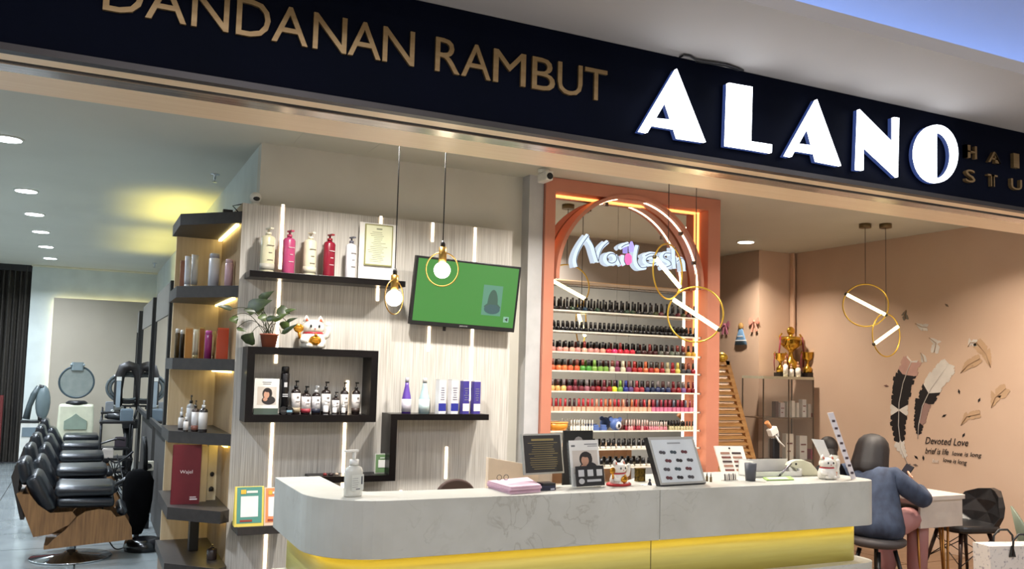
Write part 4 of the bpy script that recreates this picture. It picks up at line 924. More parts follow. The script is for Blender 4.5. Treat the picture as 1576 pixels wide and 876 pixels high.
# brown chair back behind counter
p = PY(703, 745, 4.9)
o = thing('desk_chair', 'brown rounded chair back just showing over the counter', 'chair', (p.x, 4.9, 0))
wch = 33*WD(p)/FP
pts = [(p.x-wch*1.05, .62)]+[(p.x+wch*math.cos(R(a)), .86+(PY(700, 737.5, 4.9).z-.86)*math.sin(R(a))) for a in range(180, -1, -15)]+[(p.x+wch*1.05, .62)]
MB().prism_y(pts[::-1], 4.9, 4.93).build('backrest', rgb((64, 46, 40), .45), o, bevel=.01)
MB().rbox((p.x, 4.7, .45), (.44, .42, .07), .08).build('seat', rgb((64, 46, 40), .45), o)
for sx in (-1, 1): MB().box((p.x+sx*.15-.015, 4.89, .45), (p.x+sx*.15+.015, 4.92, .65)).build('back_support', blackp, o)
MB().cyl((p.x, 4.7, .06), (p.x, 4.7, .42), .025).build('column', chrome, o)
MB().cbox((p.x, 4.7, .04), (.5, .05, .04)).cbox((p.x, 4.7, .04), (.05, .5, .04)).build('foot', chrome, o)

def frame_on_counter(name, label, cat, corners, thick, mats, stand=None):
    """flat board given by its four seen corners (TL,TR,BR,BL); feet on the counter, leaning back"""
    return None
def leaning(name, label, cat, px_l, px_r, yb_l, yb_r, hpx, lean, th, shift=0):
    """empty at board's foot: x along its lower edge, z up its face, -y out of the face"""
    a = onC(px_l, yb_l); b = onC(px_r, yb_r); d = (b-a); w = d.length; rz = math.atan2(d.y, d.x); c = (a+b)/2
    o = thing(name, label, cat, c, rz); s = WD(c)/FP; return o, w, hpx*s, lean
def tilt(mb, a, side=0): return mb.tf(Matrix.Rotation(R(-a), 4, 'X'))
# black price sign on a clear stand
o, w, h, la = leaning('price_sign', 'black framed price list with gold lines on clear stand', 'sign', 807, 868, 752, 748, 62, 8, .01)
base = 20*WD(o.location)/FP
T0 = Matrix.Translation((0, 0, base)) @ Matrix.Rotation(R(-10), 4, 'X')
def tb(mb): return mb.tf(T0)
tb(MB().box((-w/2, 0, 0), (w/2, .012, h))).build('silver_frame', M('silver_frame', (176, 174, 166), .3, .7), o, local=True)
tb(MB().box((-w/2+.008, -.002, .008), (w/2-.008, 0, h-.008))).build('black_card', rgb((34, 30, 26), .4), o, local=True)
mb = MB().box((-w*.28, -.003, h*.82), (w*.28, -.002, h*.87))
for k in range(13): l = w*random.uniform(.2, .38); z = h*(.76-.053*k); mb.box((-l, -.003, z), (l, -.002, z+h*.012))
tb(mb).build('gold_print', rgb((150, 132, 76), .5), o, local=True)
MB().box((-w*.15, 0, 0), (w*.15, .004, base)).box((-w*.3, -.03, 0), (w*.3, .05, .004)).build('stand', glass, o, local=True)
# brochure holder
o, w, h, la = leaning('brochure_holder', 'clear brochure holder with portrait magazine on the counter', 'brochure holder', 878, 926, 751, 748, 71, 8, .01)
def tb2(mb): return mb.tf(Matrix.Rotation(R(-9), 4, 'X'))
tb2(MB().box((-w/2, 0, 0), (w/2, .003, h*.97)).box((-w/2, -.03, 0), (w/2, 0, .003)).box((-w/2, -.032, 0), (w/2, -.03, h*.42)).box((-w/2, -.03, 0), (-w/2+.002, 0, h*.42)).box((w/2-.002, -.03, 0), (w/2, 0, h*.42))).build('holder', glass, o, local=True)
tb2(MB().box((-w*.46, -.008, .003), (w*.46, -.001, h))).build('magazine', paper, o, local=True)
n0 = len(COL.objects)
portrait(o, .0, -.0085, h*.28, w*.8, h*.5)
for ob in list(COL.objects)[n0:]:
    me = ob.data
    for v in me.vertices: v.co = Matrix.Rotation(R(-9), 4, 'X') @ v.co
tb2(MB().box((-w*.42, -.0085, h*.86), (-w*.3, -.008, h*.9)).box((w*.0, -.0085, h*.9), (w*.42, -.008, h*.92)).box((w*.1, -.0085, h*.86), (w*.42, -.008, h*.875))).build('print', rgb((110, 110, 112), .5), o, local=True)
tb2(MB().box((-w*.44, -.034, .002), (w*.46, -.0325, h*.44))).build('black_leaflet', rgb((18, 16, 18), .4), o, local=True)
for k in range(3): tb2(MB().box((-w*.36+k*w*.29, -.0352, h*.22), (-w*.18+k*w*.29, -.0342, h*.36))).build('white_picture', rgb((198, 198, 198), .5), o, local=True)
tb2(MB().prism_y([(-w*.27+w*.09*math.cos(R(a)), h*.12+h*.06*math.sin(R(a))) for a in range(0, 360, 30)], -.0352, -.0342).box((-w*.1, -.0352, h*.1), (w*.35, -.0342, h*.15))).build('white_print', rgb((190, 190, 190), .5), o, local=True)
# black poster behind
p = PY(868, 663, 3.95); q = PY(912, 700, 3.95)
o = thing('black_poster', 'black and white poster standing behind the brochure holder', 'poster', ((p.x+q.x)/2, 3.95, .73))
MB().box((p.x, 3.95, .73), (q.x, 3.962, p.z)).build('board', rgb((20, 20, 22), .4), o)
MB().prism_y([((p.x+q.x)/2+.03*math.cos(R(a)), p.z-.07+.04*math.sin(R(a))) for a in range(0, 360, 30)], 3.948, 3.95).build('face_print', rgb((150, 146, 144), .5), o)
text_into(MB(), 'ON', (((p.x+q.x)/2+.02, 3.949, p.z-.11), RX, UP, NYv), .07, .035, .001).build('print', rgb((200, 200, 200), .5), o)
# lucky cat on red cushion, on the counter
p = onC(952, 747); s = WD(p)/FP
o = lucky_cat('white lucky cat lying on red cushion on the counter', p, 38*s, R(20), (176, 30, 30), big=True); o.scale = (1.15, .8, 1)
p = onC(990, 742); s = WD(p)/FP
o = thing('gold_box', 'small gold patterned box right of the cat on cushion', 'box', p); MB().cbox((0, .03, .03), (.045, .03, .06)).build('box', M('gold_foil', (150, 120, 50), .3, .6, c2=(60, 50, 24), sc=(90, 90, 90)), o, local=True); MB().cbox((0, .03, .062), (.047, .032, .006)).build('lid', M('gold_foil', (150, 120, 50), .3, .6), o, local=True)
p = onC(1000, 747)
o = thing('name_card', 'small white card with dark triangle lying on counter', 'card', p); MB().box((-.045, -.012, 0), (.045, .03, .0015)).build('card', paper, o, local=True)
MB().lathe([(.012, 0), (.004, .018), (.007, .024), (.002, .03)], 8, (.0, .0, .0015)).build('dark_figure', rgb((40, 40, 60), .4), o, local=True)
# lash chart frame with round samples
o, w, h, la = leaning('lash_chart', 'black edged display frame with rows of dark lash samples', 'frame', 1016, 1087, 749.5, 745.5, 74, 14, .03)
T1 = Matrix.Rotation(R(-14), 4, 'X') @ Matrix.Shear('XZ', 4, (-.0, 0)) if False else Matrix.Rotation(R(6), 4, 'Y') @ Matrix.Rotation(R(-14), 4, 'X')
T1 = Matrix.Translation((0, 0, .004)) @ Matrix(((1, 0, -.17, 0), (0, 1, 0, 0), (0, 0, 1, 0), (0, 0, 0, 1))) @ Matrix.Rotation(R(-14), 4, 'X')
def tc1(mb): return mb.tf(T1)
tc1(MB().box((-w/2, .002, 0), (w/2, .03, h))).build('black_case', blackp, o, local=True)
tc1(MB().box((-w/2+.004, -.002, .004), (w/2-.001, .002, h))).build('silver_rim', rgb((176, 174, 166), .4), o, local=True)
tc1(MB().box((-w/2+.014, -.004, .014), (w/2-.018, -.002, h-.014))).build('white_chart', rgb((214, 220, 222), .4), o, local=True)
for r_ in range(4):
    for c_ in range(3):
        if (r_, c_) in (): continue
        cx = -w*.3+w*.235*c_+(w*.08 if r_ in (1,) else 0)+w*.02; cz = h*(.68-.175*r_)
        tc1(MB().prism_y([(cx+w*.035*math.cos(R(a))-w*.03, cz+h*.035*math.sin(R(a))) for a in range(0, 360, 45)], -.0075, -.004).prism_y([(cx+w*.035*math.cos(R(a))+w*.03, cz-h*.008+h*.035*math.sin(R(a))) for a in range(0, 360, 45)], -.0075, -.004)).build('lash_sample', rgb(((70, 66, 70), (56, 70, 76), (96, 40, 44), (30, 26, 26))[(r_*2+c_) % 4], .5), o, local=True)
tc1(MB().box((-w*.12, -.0046, h*.85), (w*.16, -.004, h*.88))).build('print', rgb((150, 154, 156), .5), o, local=True)
tb2(MB().box((-w*.1, .05, 0), (w*.1, .055, h*.6))).build('strut', blackp, o, local=True)
for k, px in enumerate((1088, 1094)):
    p = onC(px, 741+k); bottle('oil_bottle', 'tiny dark bottle right of lash chart, %s one' % ('left', 'right')[k], 'bottle', p, .013, .045, 'dropper', (110, 90, 60), BLK, group='tiny bottles by the lash chart')
# nail ring rack
p = onC(1124, 740); o = thing('tip_rack', 'small clear rack of pale nail tips on the counter', 'rack', p, R(10))
MB().box((-.05, -.01, 0), (.05, .02, .004)).build('base', clearp, o, local=True)
for k in range(6): MB().tube([(-.04+.016*k, 0, .004), (-.043+.016*k, -.002, .022), (-.05+.016*k, -.006, .036)], .0045, 6).build('nail_tip', rgb((190, 180, 172) if k % 2 else (96, 90, 92), .3), o, local=True)
# colour chart standing behind the counter
p = PY(1132, 736, 4.6); q0 = PY(1114, 686, 4.6); s = WD(p)/FP
o = thing('colour_chart', 'white colour chart stand with rows of dark swatches', 'chart', (p.x+.02, 4.6, .0), R(-12))
w, h = 48*s, 50*s; zb_ = PY(1132, 737, 4.6).z
T2 = Matrix.Translation((0, 0, zb_)) @ Matrix(((1, 0, -.22, 0), (0, 1, 0, 0), (0, 0, 1, 0), (0, 0, 0, 1))) @ Matrix.Rotation(R(-12), 4, 'X')
MB().box((-w/2, 0, 0), (w/2, .015, h)).tf(T2).build('board', whitep, o, local=True)
for r_ in range(6):
    for c_ in range(2): MB().box((-w*.36+c_*w*.4, -.003, h*(.1+.13*r_)), (-w*.04+c_*w*.4, 0, h*(.16+.13*r_))).tf(T2).build('swatch_row', rgb(((60, 40, 36), (110, 60, 50), (150, 110, 90))[(r_+c_) % 3], .4), o, local=True)
MB().cyl((0, -.004, h*.93), (0, 0, h*.93), .006).tf(T2).build('knob', blackp, o, local=True)
MB().box((-.18, .0, 0), (.22, .3, zb_-.002)).build('side_cabinet_base', whitep, o, local=True) if False else None
tag(MB().box((p.x-.3, 4.5, 0), (p.x+.75, 4.95, zb_-.001)).build('side_table', rgb((190, 160, 130), .5), bevel=.004), 'beige side cabinet hidden behind the counter', 'cabinet')
# grey cup
p = onC(1159, 741); s = WD(p)/FP; p = Vector((p.x, p.y+.02, ZC))
tag(MB().lathe([(7.5*s, 0), (9.5*s, 27*s), (8.8*s, 27*s), (7*s, .004)], 22).build('cup', rgb((74, 76, 82), .5)), 'dark grey cup at right part of the counter', 'cup').location = p
# white tray box, phone, green leaflet, cover
a = onC(1172, 738); b = onC(1252, 737)
o = thing('tray_box', 'white open tray box behind the green leaflet', 'tray', (a.x, a.y+.04, ZC), math.atan2(b.y-a.y, b.x-a.x)*.6)
w = (b-a).length; hh = .085
MB().box((0, .03, 0), (w, .16, .006)).build('base', whitep, o, local=True); MB().box((0, .155, 0), (w, .16, hh)).build('back_wall', whitep, o, local=True)
MB().box((0, .03, 0), (.008, .16, hh)).build('side_wall', whitep, o, local=True); MB().box((w-.008, .03, 0), (w, .16, hh*.5)).build('side_wall', whitep, o, local=True)
MB().prism_x([(.03, .0), (.035, .0), (.035, hh*.35), (.03, hh*.35)], 0, w).build('front_wall', whitep, o, local=True)
MB().box((.02, .036, .006), (w-.02, .15, .02)).build('dark_insert', rgb((80, 76, 72), .5), o, local=True)
P4 = [onC(1174, 736.5), onC(1180, 740.5), onC(1222, 739.5), onC(1217, 735)]
o = thing('leaflet', 'light green leaflet lying on right part of the counter', 'leaflet', onC(1197, 740))
MB().prism_z([(q.x, q.y) for q in P4], ZC+.0005, ZC+.006).build('sheet', rgb((150, 186, 100), .5), o); MB().prism_z([(q.x*.7+.3*P4[0].x, q.y*.8+.2*P4[2].y) for q in P4], ZC+.006, ZC+.0075).build('white_patch', rgb((206, 216, 180), .5), o)
a = onC(1207, 735); o = thing('pen', 'silver grey pen leaning up over the green leaflet', 'pen', a)
MB().cyl((a.x-.02, a.y+.01, ZC+.012), (a.x+.075, a.y+.03, ZC+.07), .006).build('barrel', rgb((150, 146, 152), .3, 1), o); MB().cyl((a.x-.022, a.y+.01, ZC+.010), (a.x-.038, a.y+.0068, ZC+.0015), .004, .001).build('tip', blackp, o)
p = onC(1240, 734); s = WD(p)/FP; o = thing('tape_dispenser', 'cream rounded dispenser shaped like a shell behind lucky cat', 'dispenser', (p.x+.02, p.y+.05, ZC), R(-10))
MB().prism_y([(-.1, .055), (-.085, .075), (-.05, .088), (0, .088), (.05, .07), (.085, .035), (.1, 0), (-.0, 0), (-.04, .02), (-.06, .045)][::-1], -.02, .02, True).build('shell', creamp, o, local=True, bevel=.006); MB().cyl((-.05, -.022, .066), (-.05, -.02, .066), .006).build('eye_hole', blackp, o, local=True)
# white cat figure
p = onC(1277, 738); s = WD(p)/FP
lucky_cat('white round lucky cat figurine at right end of counter', (p.x, p.y+.02, ZC), 36*s, R(-10), None, big=False)
MBt = MB().ball((.0, 0, .0), (.018, .012, .025)); oo = tag(MBt.build('orange_tassel', rgb((196, 96, 40), .5)), 'small orange tassel beside white lucky cat', 'ornament'); oo.location = (p.x+.075, p.y+.04, ZC+.026)
# leaning charts at right end
def board_pts(name, label, cat, quad, zb, wts, dy, m, th=.004):
    return None
a = onC(1288, 738); o = thing('white_chart', 'blank white chart leaning left behind the white cat', 'chart', (a.x+.02, a.y+.06, ZC), R(-14))
MB().prism_y([(0, 0), (.05, 0), (-.045, .205), (-.115, .21)], 0, .006).build('board', paper, o, local=True); MB().prism_y([(.045, 0), (.058, 0), (.05, .12), (.043, .12)], .007, .06).build('prop', clearp, o, local=True)
a = onC(1318, 739); s = WD(a)/FP
o = thing('lash_strip_board', 'tall narrow white board of dark lash strips leaning left', 'chart', (a.x, a.y+.02, ZC), R(-10))
H2 = 103*s
MB().prism_y([(-.01, 0), (.018, .006), (-.125, H2), (-.16, H2*.985)], 0, .006).build('board', rgb((222, 214, 214), .5), o, local=True)
for k in range(8):
    f = .1+.11*k; cx = .006-.15*f*1.0; MB().cbox((cx, -.001, H2*f), (.017, .004, .012)).build('lash_strip', rgb((70, 52, 58), .5), o, local=True)

# ------------------------------------------------------------------ PENDANTS
def bulb_pendant(px, py, w, ang, label):
    c = PW(px, py, w); s = w/FP
    rr = 25*s; o = thing('pendant_lamp', label, 'pendant lamp', c, group='globe pendants over the counter')
    cap = c.z+rr*1.2
    MB().cyl((c.x, c.y, cap+.02), (c.x, c.y, CEIL-.02), .0035, n=8).build('cord', blackp, o)
    MB().lathe([(.004, cap+.06), (.013, cap+.045), (.013, cap+.02)][::-1], 12, (c.x, c.y, 0)).build('cord_grip', blackp, o)
    MB().cyl((c.x, c.y, c.z+.045), (c.x, c.y, cap+.02), .022, n=20).build('socket', brass, o)
    u = Vector((math.cos(ang), math.sin(ang), 0))
    MB().tube([c+u*(rr*math.cos(R(a)))+UP*(rr*math.sin(R(a))*1.05+.005) for a in range(0, 360, 8)], .0035, 8, True).build('ring', brass, o)
    MB().ball(c, .046, 20, 12).build('bulb', emat('bulb_glass', (255, 240, 214), 14), o)
    MB().cyl((c.x, c.y, CEIL-.025), (c.x, c.y, CEIL), .05, n=20).build('canopy', brass, o)
bulb_pendant(680.5, 416, 4.9, R(-24), 'globe pendant in brass ring before the television')
bulb_pendant(606.5, 459, 4.9, R(-24+62), 'globe pendant in brass ring hanging left of television')
def ring_pendant(px, py, w, az, rr, t1, t2, label, canopy=True):
    c = PW(px, py, w); o = thing('ring_pendant', label, 'pendant lamp', c, group='ring pendants of the nail room')
    u = Vector((math.cos(az), math.sin(az), 0)); P = lambda t: c+u*(rr*math.cos(R(t)))+UP*(rr*math.sin(R(t)))
    MB().tube([P(a) for a in range(0, 360, 6)], .006, 8, True).build('ring', M('satin_gold', (214, 176, 70), .3, .8), o)
    MB().cyl(P(t1).lerp(P(t2), .02), P(t1).lerp(P(t2), .98), .015, n=12).build('light_bar', led_c, o)
    for t in (t1, t2): MB().ball(P(t), .017).build('joint', rgb((60, 50, 30), .4), o)
    MB().cyl(P(90), (P(90).x, P(90).y, CEIL-.03), .0028, n=6).build('cord', blackp, o)
    q = P(90); MB().cyl((q.x, q.y, CEIL-.04), (q.x, q.y, CEIL), .055, n=20).build('canopy', M('antique_brass', (120, 100, 66), .4, .6), o)
ring_pendant(1070, 484, 6.35, R(-47), .20, 146, -33, 'large gold ring pendant overlapping right edge of coral frame')
ring_pendant(1028, 418, 6.35, R(-47+70), .20, 155, -30, 'gold ring pendant before the neon sign, seen edge on')
ring_pendant(1332, 470, 8.25, R(-45), .20, 148, -27, 'gold ring pendant left of the pair by feather wall')
ring_pendant(1364, 516, 8.20, R(-45+50), .20, 207, 27, 'lower gold ring pendant right of the pair by feather wall')

# ------------------------------------------------------------------ NAIL ROOM
# wall ornaments
XW = 6.94
def bow(px, py, col, label):
    p = PX(px, py, XW-.02); o = thing('bow', label, 'ornament', p); m = rgb(col, .6)
    for sx in (-1, 1):
        MB().add([(0, 0, 0), (-.01, sx*.07, .05), (-.015, sx*.085, .0), (-.01, sx*.07, -.04)], [(0, 1, 2, 3), (3, 2, 1, 0)]).add([(.004, 0, 0), (0, sx*.07, .05), (0, sx*.085, .0), (0, sx*.07, -.04)], [(0, 1, 2, 3)]).build('loop', m, o, local=True)
        MB().prism_x([(0, 0), (sx*.02, -.01), (sx*.06, -.11), (sx*.03, -.12)][::sx], -.008, 0).build('tail', m, o, local=True)
    MB().ball((-.008, 0, 0), .016).build('knot', m, o, local=True)
bow(1116, 500, (206, 130, 156), 'pink bow on pale pink wall, nearer the coral frame'); bow(1161, 495, (226, 160, 140), 'peach bow on wall corner near the trophies')
p = PX(1140, 515, XW-.02); o = thing('dress_ornament', 'small striped blue dress shaped ornament on pink wall', 'ornament', p)
MB().lathe([(.11, -.12), (.07, -.02), (.03, .07)], 14, sx=.2).build('skirt', rgb((110, 150, 190), .6), o, local=True); MB().ball((0, 0, .1), (.02, .04, .04)).build('top_knot', rgb((190, 150, 90), .6), o, local=True)
for k in range(2): MB().lathe([(.102-.03*k, -.08+.05*k), (.094-.03*k, -.065+.05*k)], 14, sx=.22).build('stripe', rgb((206, 214, 222), .6), o, local=True)
# A shaped louvre rack
p0 = PY(1161, 745, 6.9); px0 = PY(1121, 556, 6.9)
lr = thing('louvre_rack', 'natural wood slatted rack tapering upward beside coral frame', 'rack', (4.95, 6.9, 0))
zt_ = px0.z; xt = px0.x; xb = PY(1160, 700, 6.9).x; zb_ = PY(1160, 700, 6.9).z; k = (xb-xt)/(zt_-zb_)
xr = lambda z: xt+(zt_-z)*k
cxr = PY(1080, 600, 6.9).x
wd1 = M('pine_wood', (190, 146, 92), .5, c2=(170, 124, 74), sc=(4, 4, 30))
MB().prism_y([(xr(0), 0), (xr(zt_), zt_), (xr(zt_)-.05, zt_), (xr(0)-.06, 0)][::-1], 6.88, 6.92).build('stile', wd1, lr)
MB().prism_y([(2*cxr-xr(0), 0), (2*cxr-xr(zt_), zt_), (2*cxr-xr(zt_)+.05, zt_), (2*cxr-xr(0)+.06, 0)], 6.88, 6.92).build('stile', wd1, lr)
z = .2
while z < zt_-.03:
    MB().prism_x([(6.87, z), (6.93, z+.035), (6.93, z+.047), (6.87, z+.012)], 2*cxr-xr(z)+.03, xr(z)-.04).build('slat', wd1, lr); z += .062
MB().box((2*cxr-xr(zt_)+.0, 6.88, zt_-.04), (xr(zt_), 6.92, zt_)).build('top_rail', wd1, lr)
p = PY(1110, 548, 6.9); tag(MB().ball((p.x, 6.9, zt_+.035), (.07, .06, .05)).cyl((p.x, 6.9, zt_), (p.x, 6.9, zt_+.01), .05).build('gold_bauble', M('satin_gold', (214, 176, 70), .3, .8)), 'rounded gold ornament on top of the slatted rack', 'ornament')
# glass cabinet with trophies
gx0, gx1, gy0, gy1 = PY(1175, 578, 7.45).x, 7.38, 7.45, 7.80; gz = PY(1220, 580, 7.45).z
gc = thing('glass_cabinet', 'tall glass cabinet with pale top against the right corner', 'cabinet', ((gx0+gx1)/2, 7.6, 0))
MB().box((gx0, gy0, gz-.03), (gx1, gy1, gz)).build('top_board', rgb((206, 200, 176), .4), gc)
for a, b in ((gx0, gy0), (gx1-.012, gy0), (gx0, gy1-.012), (gx1-.012, gy1-.012)): MB().box((a, b, 0), (a+.012, b+.012, gz-.03)).build('post', M('grey_metal', (120, 108, 96), .4, .5), gc)
MB().box(((gx0+gx1)/2-.006, gy0, .1), ((gx0+gx1)/2+.006, gy0+.01, gz-.03)).build('door_edge', M('grey_metal', (120, 108, 96), .4, .5), gc)
MB().box((gx0+.02, gy0+.004, .1), ((gx0+gx1)/2-.006, gy0+.009, gz-.03)).build('door_pane', glass, gc); MB().box(((gx0+gx1)/2+.006, gy0+.004, .1), (gx1-.02, gy0+.009, gz-.03)).build('door_pane', glass, gc)
gs = [PY(1220, 643, 7.45).z, PY(1220, 709, 7.45).z, .5, .1]
for z in gs: MB().box((gx0+.021, gy0+.012, z-.012), (gx1-.021, gy1-.021, z)).build('shelf', rgb((110, 86, 66), .4), gc)
goldm = M('trophy_gold', (206, 160, 60), .22, .85); ribbon = rgb((120, 24, 44), .5)
def trophy(px, ytop, Y, label, handles=True, star=False):
    p, w, h = place(px-10, px+10, ytop, Y, gz); o = thing('trophy', label, 'trophy', p, group='trophies on the glass cabinet')
    MB().cbox((0, 0, h*.07), (h*.32, h*.32, h*.14)).build('base', rgb((34, 26, 22), .4), o, local=True)
    MB().lathe([(h*.14, h*.14), (h*.15, h*.3), (h*.06, h*.38), (h*.04, h*.5), (h*.07, h*.54), (h*.17, h*.62), (h*.2, h*.82), (h*.22, h*.84 if not star else h*.75)], 16).build('cup', goldm, o, local=True)
    if handles:
        for sx in (-1, 1):
            MB().tube([(sx*h*.18, 0, h*.62), (sx*h*.28, 0, h*.68), (sx*h*.3, 0, h*.82), (sx*h*.24, 0, h*.88)], h*.02, 6).build('handle', goldm, o, local=True)
            MB().tube([(sx*h*.29, -.01, h*.82), (sx*h*.33, -.012, h*.5), (sx*h*.31, -.015, h*.2)], h*.018, 6).build('ribbon', ribbon, o, local=True)
    if star: MB().tube([(0, 0, h*.75), (.0, 0, h*.88)], h*.045, 8).ball((0, 0, h*.94), (h*.1, h*.05, h*.09)).build('finial', goldm, o, local=True)
    return o
trophy(1201, 537, 7.6, 'small gold trophy at left on the glass cabinet'); trophy(1217, 505, 7.68, 'tallest gold trophy with star top on the cabinet', star=True); trophy(1243, 535, 7.6, 'gold cup trophy with ribbons at right on the cabinet')
for (a, b, yt, c, tx) in ((1205.5, 1212.5, 548, (206, 200, 176), 'small pale bottle between trophies on the cabinet'), (1214, 1221.5, 560, (222, 218, 206), 'white label bottle, left one below the tall trophy'), (1224.5, 1232, 557, (222, 214, 200), 'white label bottle, right one below the tall trophy')):
    p, w, h = place(a, b, yt, 7.5, gz); bottle('perfume_bottle', tx, 'bottle', p, w, h, 'dropper', c, (200, 150, 120), (232, 228, 220), group='small bottles before the trophies')
random.seed(21)
for row_, z, cols in ((0, gs[0], [(1190, 1196, 618, (90, 60, 60)), (1197, 1206, 620, (196, 190, 196)), (1208, 1214, 618, (206, 206, 200)), (1215, 1221, 617, (226, 224, 216)), (1223, 1227, 620, (226, 224, 216)), (1231, 1239, 615, (220, 220, 222)), (1240, 1246, 622, (190, 186, 180)), (1248, 1258, 636, (150, 50, 44))]),
                      (1, gs[1], [(1184, 1194, 676, (170, 160, 150)), (1205, 1220, 668, (230, 226, 214)), (1226, 1241, 671, (222, 222, 218)), (1243, 1258, 691, (150, 50, 80))])):
    for i, (a, b, yt, c) in enumerate(cols):
        p, w, h = place(a, b, yt, 7.56, z); o = thing('product_box', '%s box, %s from left on %s glass cabinet shelf' % (cname(c), OR[i], ('upper', 'lower')[row_]), 'box', (p.x, p.y, z), group='boxes inside the glass cabinet')
        MB().cbox((0, 0, h/2), (w, .06, h)).build('carton', rgb(c, .5), o, local=True)
        if w > .05: MB().box((-w*.35, -.032, h*.6), (w*.35, -.03, h*.66)).box((-w*.3, -.032, h*.3), (w*.1, -.03, h*.36)).build('print', rgb((120, 60, 60), .5), o, local=True)
# lamp arm / phone holder on a black stand
p = PY(1196, 720, 5.4); s = WD(p)/FP
o = thing('device_stand', 'black stand holding white box and wooden handled tool', 'stand', (p.x, 5.4, 0))
MB().cyl((p.x, 5.4, 0), (p.x, 5.4, PY(1192, 665, 5.4).z), .018).build('pole', blackp, o); MB().cyl((p.x, 5.4, 0), (p.x, 5.4, .02), .16, n=20).build('foot', blackp, o)
q = PY(1189, 664, 5.38); MB().cbox((q.x, 5.38, q.z), (.075, .05, .06)).tf(Matrix.Translation(q) @ Matrix.Rotation(R(-25), 4, 'Y') @ Matrix.Translation(-q)).build('white_box', whitep, o, bevel=.006)
q2 = PY(1181, 652, 5.38); MB().cyl((q.x-.02, 5.38, q.z+.03), (q2.x-.01, 5.38, q2.z+.01), .014, .02).build('wooden_knob', rgb((190, 130, 80), .5), o)
q3 = PY(1207, 688, 5.36); MB().tube([(q.x+.01, 5.37, q.z-.02), (q.x+.05, 5.36, q.z-.08), (q3.x, 5.36, q3.z)], .008).build('hose', whitep, o)
q4 = PY(1192, 690, 5.4); MB().cbox((q4.x, 5.4, q4.z), (.07, .05, .16)).build('holder', blackp, o, bevel=.01)
# nail table with open side shelf and brass hairpin legs
tx0, tx1, ty0, ty1, tz = 5.62, 6.12, 4.62, 5.75, .76
nt_ = thing('nail_table', 'white nail table with open side shelf and brass legs', 'table', ((tx0+tx1)/2, (ty0+ty1)/2, 0))
wt = M('white_table_lacquer', (206, 196, 186), .4)
MB().rbox(((tx0+tx1)/2, (ty0+ty1)/2, tz-.015), (tx1-tx0+.02, ty1-ty0+.02, .03), .04).build('table_top', wt, nt_)
MB().box((tx0+.02, ty0+.012, tz-.235), (tx1-.02, ty0+.03, tz-.03)).build('front_panel', wt, nt_); MB().box((tx1-.038, ty0+.03, tz-.235), (tx1-.02, ty1-.02, tz-.03)).build('side_panel', wt, nt_)
MB().box((tx0+.02, ty0+.03, tz-.235), (tx1-.04, ty1-.02, tz-.22)).build('shelf_board', wt, nt_); MB().box((tx0+.02, ty1-.03, tz-.22), (tx1-.04, ty1-.02, tz-.03)).build('back_panel', wt, nt_)
MB().box((tx0+.02, ty0+.03, tz-.07), (tx0+.03, ty1-.03, tz-.03)).build('drawer_lip', wt, nt_)
for (x, y, nx, ny) in ((tx0+.07, ty0+.07, 1, 0), (tx1-.1, ty0+.07, -1, 0), (tx0+.07, ty1-.1, 1, 0), (tx1-.1, ty1-.1, -1, 0)):
    MB().tube([(x-.01, y, tz-.235), (x+.02*nx, y, .012), (x+.05*nx, y, .012), (x+.07*nx, y, tz-.235)], .009, 8).cyl((x+.03*nx, y+.06, tz-.235), (x+.035*nx, y+.01, .012), .009, n=8).build('leg', M('table_brass', (176, 124, 60), .3, .8), nt_)
p = Vector((5.74, 4.86, tz)); o = thing('armrest_pad', 'pale pad lying on nail table by elbow', 'cushion', p); MB().rbox((0, 0, .02), (.12, .2, .04), .02).build('pad', paper, o, local=True, bevel=.01)
# items on the open shelf
tag(MB().box((5.74, 4.72, tz-.2195), (5.98, 5.2, tz-.15)).build('storage_tray', rgb((70, 60, 58), .5), bevel=.005), 'dark tray in the open shelf of nail table', 'tray')
